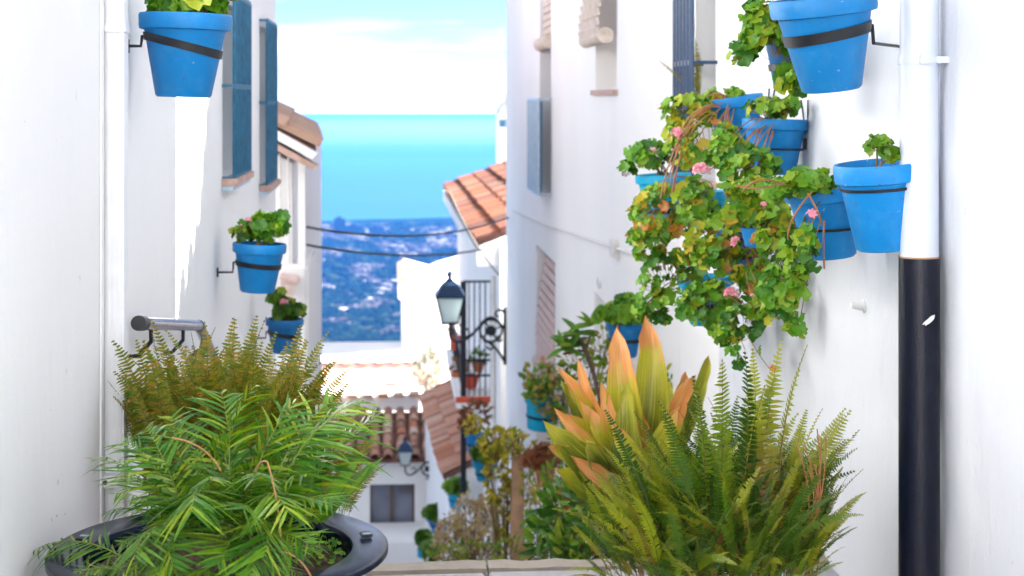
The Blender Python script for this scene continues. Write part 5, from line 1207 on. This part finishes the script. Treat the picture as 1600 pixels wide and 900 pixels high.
for i, (px, py, bx) in enumerate(((1252, 540, 1215), (1222, 532, 1190), (1190, 545, 1165), (1150, 545, 1150), (1325, 645, 1240), (1270, 640, 1225), (1060, 590, 1090), (1030, 640, 1080), (940, 700, 1060), (930, 760, 1050), (925, 835, 1040), (945, 640, 1050), (1115, 560, 1130), (1000, 700, 1080), (1095, 585, 1120), (1170, 600, 1150), (1205, 590, 1180))):
    frond_to(bf, P(bx, 900, 4.5), P(px, py, 4.5 + (i % 3) * .08 - .08), FR[i % 14], 300 + i)
cr_ = cF + V((0, 0, -.02))
MB().lathe([(0.0, -0.30), (0.15, -0.30), (0.21, -0.05), (0.22, -0.03), (0.20, -0.03), (0.19, -0.06), (0, -0.06)], 28, cr_).build('pot', M['clay'], bf, smooth=True)
q = random.Random(77)
for i in range(8):
    a = P(1260 + q.uniform(-25, 25), 900, 4.5); c_ = P(1268 + q.uniform(-30, 25), q.uniform(660, 790), 4.45)
    MB().tube(bez(a, P(1290 + q.uniform(-20, 8), 800, 4.45), c_, 8), 0.002, 4).build('dry_stalk', M['stem_red'], bf)
# fern in the upper right window grille
wf = thing('sword_fern', 'yellowed fern growing through the navy window grille above the geraniums', 'fern', V((XR + 0.05, 7.75, 1.3)))
for i, (bx, by, px, py) in enumerate(((1075, 140, 1030, 95), (1080, 140, 1048, 105), (1086, 150, 1090, 30), (1088, 160, 1092, 60), (1086, 150, 1092, 95), (1090, 170, 1088, 110), (1084, 160, 1062, 120))):
    frond_to(wf, P(bx, by, 7.75), P(px, py, 7.7), FB[i % 9], 400 + i)
# olive fern behind the palm
cB = P(385, 850, 4.35)
of = thing('sword_fern', 'olive brown sword fern rising behind the palm planter on the left', 'fern', cB - V((0, 0, .3)))
for k_, (px, py, d_, n_, l0, l1, a0_, a1_) in enumerate(((265, 790, 4.45, 40, .36, .50, 0, 12), (340, 790, 4.4, 56, .38, .52, 0, 18), (410, 790, 4.4, 52, .36, .50, 0, 20), (470, 800, 4.35, 40, .24, .37, 2, 30), (510, 800, 4.4, 24, .16, .30, 5, 30), (380, 740, 4.25, 34, .2, .34, 3, 40), (290, 740, 4.25, 22, .2, .34, 3, 22))):
    fern(of, P(px, py, d_), n_, (l0, l1), (a0_, a1_), 950 + k_, FB, rad=0.06)
for i, (px, py, bx) in enumerate(((248, 528, 290), (225, 570, 270), (345, 520, 350), (375, 545, 365), (405, 515, 400), (290, 540, 310), (455, 570, 430), (480, 600, 440), (515, 600, 450), (545, 650, 450), (555, 690, 450), (560, 740, 460), (235, 600, 280), (320, 560, 330), (430, 560, 410), (222, 540, 265), (530, 620, 450), (500, 640, 440), (360, 580, 350), (330, 600, 330), (395, 600, 380))):
    frond_to(of, P(bx, 850, 4.3), P(px, py, 4.3 + (i % 3) * .1 - .1), FB[i % 9], 500 + i)
MB().lathe([(0.0, -0.45), (0.15, -0.45), (0.21, -0.05), (0.22, -0.03), (0.20, -0.03), (0.19, -0.06), (0, -0.06)], 28, cB).build('pot', M['clay'], of, smooth=True)

# ---- the black planter with the palm
zc_ = 1.6 - 0.2765 * 3.5
pc = P(343, 857, 3.5); pc.z = zc_; RO, RI = 0.362, 0.282
plt = thing('planter', 'large black bowl planter with a broad glossy rim at the bottom left', 'planter', V((pc.x, pc.y, 0.0)))
MB().lathe([(RI, -0.012), (RI + 0.004, 0.0), (RO - 0.006, 0.006), (RO, 0.002), (RO, -0.010), (RO - 0.03, -0.022), (RI + .01, -0.026), (RI, -0.012)], 72, pc).build('rim', M['planter'], plt, smooth=True)
MB().lathe([(RI - 0.002, -0.010), (RI - .005, -0.2), (RI - 0.012, -0.2), (0.24, -0.10), (0.24, -0.1)], 48, pc).build('liner', M['planter'], plt, smooth=True)
MB().lathe([(RI + .012, -0.0275), (0.265, -0.12), (0.22, -0.26), (0.12, -0.38), (0.10, -0.50), (0.20, -0.62), (0.20, -zc_ + .001)], 48, pc).build('bowl', M['planter'], plt, smooth=True)
mb = MB(); n = 40
for ring in range(1, 9):
    for k in range(n):
        a = 2 * math.pi * k / n; r_ = (RI - 0.004) * ring / 8
        mb.v.append(pc + V((r_ * math.cos(a), r_ * math.sin(a), -0.045 + 0.016 * noise.noise(V((r_ * math.cos(a) * 22, r_ * math.sin(a) * 22, 0))) + 0.02 * (1 - ring / 8))))
mb.f = [(i * n + k, i * n + (k + 1) % n, (i + 1) * n + (k + 1) % n, (i + 1) * n + k) for i in range(7) for k in range(n)] + [tuple(range(n))]
mb.build('soil', M['soil'], plt)
for (px, py) in ((572, 837), (130, 843)):
    dd = F * (1.6 - zc_ - .006) / (py - YH); q_ = P(px, py, dd); rot = Matrix.Rotation(math.atan2(q_.y - pc.y, q_.x - pc.x), 3, 'Z')
    pl_ = MB().box((q_.x - .013, q_.y - .017, q_.z), (q_.x + .013, q_.y + .017, q_.z + .006), rot).build('rim_clip', M['iron'], plt, bevel=0.002)
    MB().box((q_.x - .009, q_.y - .012, q_.z + .0062), (q_.x + .009, q_.y - .002, q_.z + .0072), rot, piv=q_).build('clip_plate', M['zinc'], pl_)
for k in range(60):
    q_ = random.Random(k); a = q_.uniform(0, 6.28); r_ = RI * q_.uniform(.3, .95)
    mb = MB(); s = q_.uniform(.003, .009); mb.lathe([(0, -s * .4), (s, -s * .1), (s * .8, s * .5), (0, s * .7)], 5, pc + V((r_ * math.cos(a), r_ * math.sin(a), -0.042))); mb.build('pebble', M['soil'] if k % 3 else M['bark'], plt)

def palm_frond(seed, pairs=26):
    q = random.Random(seed); a0 = q.uniform(0.02, .2); a1 = a0 + q.uniform(0.7, 1.5); n = 20; pts = [V((0, 0, 0))]
    for k in range(n):
        a = a0 + (a1 - a0) * ((k + 1) / n) ** 1.3; pts.append(pts[-1] + V((math.sin(a), 0, math.cos(a))) / n)
    def at(s):
        x = s * n; i = min(n - 1, int(x)); return pts[i].lerp(pts[i + 1], x - i), (pts[i + 1] - pts[i]).normalized()
    lf, rc = MB(), MB()
    rc.tube([at(i / 10)[0] for i in range(11)], [0.0075 * (1 - .85 * i / 10) for i in range(11)], 5, caps=False)
    for k in range(pairs):
        s = 0.14 + .86 * (k + .5) / pairs; p, tg = at(s); yv = V((0, 1, 0)); nv = -tg.cross(yv).normalized()
        env = min(1, (s - .02) / .2) * (1 - max(0, (s - .55) / .45) ** 1.6 * .6)
        for sd_ in (-1, 1):
            ln = 0.42 * env * q.uniform(.62, 1.12); dv = (yv * sd_ + tg * (0.75 + 1.0 * max(0, s - .45)) * q.uniform(.55, 1.4) - nv * q.uniform(-.6, .1)).normalized()
            wv = dv.cross(nv).normalized(); hw = 0.0105 * q.uniform(.8, 1.15); dr = q.uniform(.10, .38) * ln; segs = 4; vs = []
            for j in range(segs + 1):
                u = j / segs; c_ = p + dv * ln * u + V((0, 0, -1)) * dr * u * u; h = hw * (0.75 + .5 * u * (1 - u) * 2 if u < 1 else 0)
                h = hw * math.sin(math.pi * (.18 + .82 * u)) if u > 0 else hw * .5
                vs += [c_ - wv * h + nv * h * .25, c_ + wv * h + nv * h * .25]
            lf.add(vs, [(2 * j, 2 * j + 1, 2 * j + 3, 2 * j + 2) for j in range(segs)])
    me = bpy.data.meshes.new('palm_frond'); me.from_pydata([tuple(v) for v in lf.v + rc.v], [], list(lf.f) + [tuple(i + len(lf.v) for i in f) for f in rc.f])
    me.materials.append(M['palm']); me.materials.append(M['palm_rib'])
    for i, p in enumerate(me.polygons): p.material_index = 0 if i < len(lf.f) else 1
    me['tip'] = tuple(pts[-1]); return me
M['palm_rib'] = plain('palm_rib', (0.20, 0.26, 0.03), 0.45, var=0.2, scale=8, bumps=0)
PF = [palm_frond(600 + k, 21 + k % 8) for k in range(15)]
pm = thing('feather_palm', 'bushy bright green feather palm growing in the black planter', 'palm', pc + V((-.02, 0, -.04)))
b0 = pc + V((0.0, -0.02, -0.04))
fern(pm, b0, 4, (0.26, 0.34), (0, 26), 21, PF, rad=0.07)
fern(pm, b0, 8, (0.20, 0.28), (36, 70), 22, PF, rad=0.08, az=(2.6, 6.8))
fern(pm, b0 + V((-.12, -.08, 0)), 8, (0.22, 0.34), (46, 78), 23, PF, rad=0.05, az=(2.6, 4.6))
fern(pm, b0 + V((-.03, -.14, 0)), 9, (0.18, 0.28), (20, 70), 24, PF, rad=0.08, az=(3.6, 5.8))
PT = [(395, 606, 362, 0), (345, 612, 345, .1), (460, 628, 385, .05), (268, 650, 320, .1), (520, 625, 405, .1), (560, 625, 425, .0), (590, 648, 440, .1), (228, 668, 300, .05), (192, 690, 285, 0), (160, 712, 275, .1), (182, 770, 280, -.1), (165, 800, 268, 0),
      (190, 850, 280, -.1), (205, 895, 285, -.12), (232, 905, 300, -.2), (305, 700, 330, 0), (430, 690, 370, 0), (360, 655, 350, 0), (500, 690, 405, 0), (540, 700, 415, .05), (250, 720, 305, -.05), (380, 795, 368, -.3), (300, 800, 335, -.3), (450, 800, 392, -.28), (235, 835, 310, -.25), (340, 880, 352, -.3), (415, 870, 375, -.28), (482, 850, 400, -.22), (270, 885, 325, -.3), (520, 780, 412, -.12), (395, 900, 365, -.32), (210, 870, 290, -.28), (200, 740, 290, -.1), (480, 740, 400, -.1), (330, 750, 345, -.2), (410, 740, 372, -.2)]
for i, (px, py, bx, dz_) in enumerate(PT):
    frond_to(pm, P(bx, 845, 3.42), P(px, py, 3.42 + dz_), PF[i % 15], 700 + i)
# dry stalks and strap leaves of the palm
for (p0, p1, p2) in (((418, 722), (436, 780), (440, 860)), ((268, 684), (320, 690), (345, 735)), ((440, 862), (470, 866), (488, 905)), ((418, 722), (408, 716), (398, 735))):
    MB().tube(bez(P(*p0, 3.2), P(*p1, 3.2), P(*p2, 3.25), 10), 0.0018, 6).build('dry_stalk', M['straw'], pm)
sp = thing('strap_leaf_plant', 'few long dark strap leaves leaning right over the planter rim', 'plant', P(480, 800, 3.75))
STM = None
for (tx, ty, bx) in ((594, 714, 492), (560, 712, 490), (505, 640, 482), (478, 640, 480), (578, 722, 500)):
    a, c_ = P(bx, 815, 3.72), P(tx, ty, 3.72); y_ = c_ - a; ln = y_.length; y_.normalize(); z_ = V((-.3, -1, .3)); z_ = (z_ - y_ * z_.dot(y_)).normalized(); x_ = y_.cross(z_)
    inst('leaf', lleaf('shrub', 0.07, 0), sp, Matrix.Translation(a) @ Matrix((x_, y_, z_)).transposed().to_4x4() @ Matrix.Scale(ln, 4))
# small grass in the soil
gr = MB(); q = random.Random(8)
for i in range(170):
    px, py = q.gauss(522, 12), q.gauss(838, 14)
    if py > 868 or px > 538: continue
    dd = F * (1.6 - zc_ + .045) / (py - YH); a = P(px, py, dd); h = q.uniform(.012, .045); lean = V((q.uniform(-.012, .012), q.uniform(-.012, .012), h))
    gr.add([a + V((-.0012, 0, 0)), a + V((.0012, 0, 0)), a + lean * .6 + V((.0008, 0, 0)), a + lean], [(0, 1, 2), (0, 2, 3)])
stuff(tag(gr.build('grass', M['ger'], base=P(522, 838, 3.6)), 'thin tuft of grass sprouting in the planter soil', 'grass'))
cl = MB()
for i in range(130):
    px, py = q.choice([q.gauss(525, 10), q.uniform(300, 380), q.gauss(505, 15)]), q.uniform(835, 900)
    if (px < 400) != (py > 885): continue
    dd = F * (1.6 - zc_ + .04) / (py - YH); a = P(px, py, dd); mw = orient((q.uniform(-.4, .4), -.5, 1), q.uniform(0, 6), q.uniform(.004, .008), a + V((0, 0, q.uniform(.002, .02))))
    o = len(cl.v); src = GL[i % 6]; cl.v += [mw @ v for v in src.v]; cl.f += [tuple(j + o for j in f) for f in src.f]
stuff(tag(cl.build('clover', M['ger'], base=P(505, 860, 3.5)), 'tiny clover weeds scattered on the planter soil', 'weeds'))
#PLANTS_END
#HAZE
# haze between the village and the sea
# a closed box whose top sinks with the curve of the sea, so that the sky lies wholly outside it
hz = MB().box((-62000, -4200, -1300), (62000, 70500, 12))
for v in hz.v:
    if v.z > 0 and v.y > 0: v.z = -640
    elif v.z > 0: v.z = 45

m = bpy.data.materials.new('haze_air'); m.use_nodes = True; t = m.node_tree; t.nodes.remove(t.nodes['Principled BSDF'])
pv = t.nodes.new('ShaderNodeVolumePrincipled'); pv.inputs['Color'].default_value = (0.05, 0.235, 0.78, 1); pv.inputs['Density'].default_value = 0.000048
pv.inputs['Anisotropy'].default_value = 0.0
t.links.new(pv.outputs[0], t.nodes['Material Output'].inputs['Volume'])
hz.add([],[])
ho = hz.build('haze', m); stuff(ho)
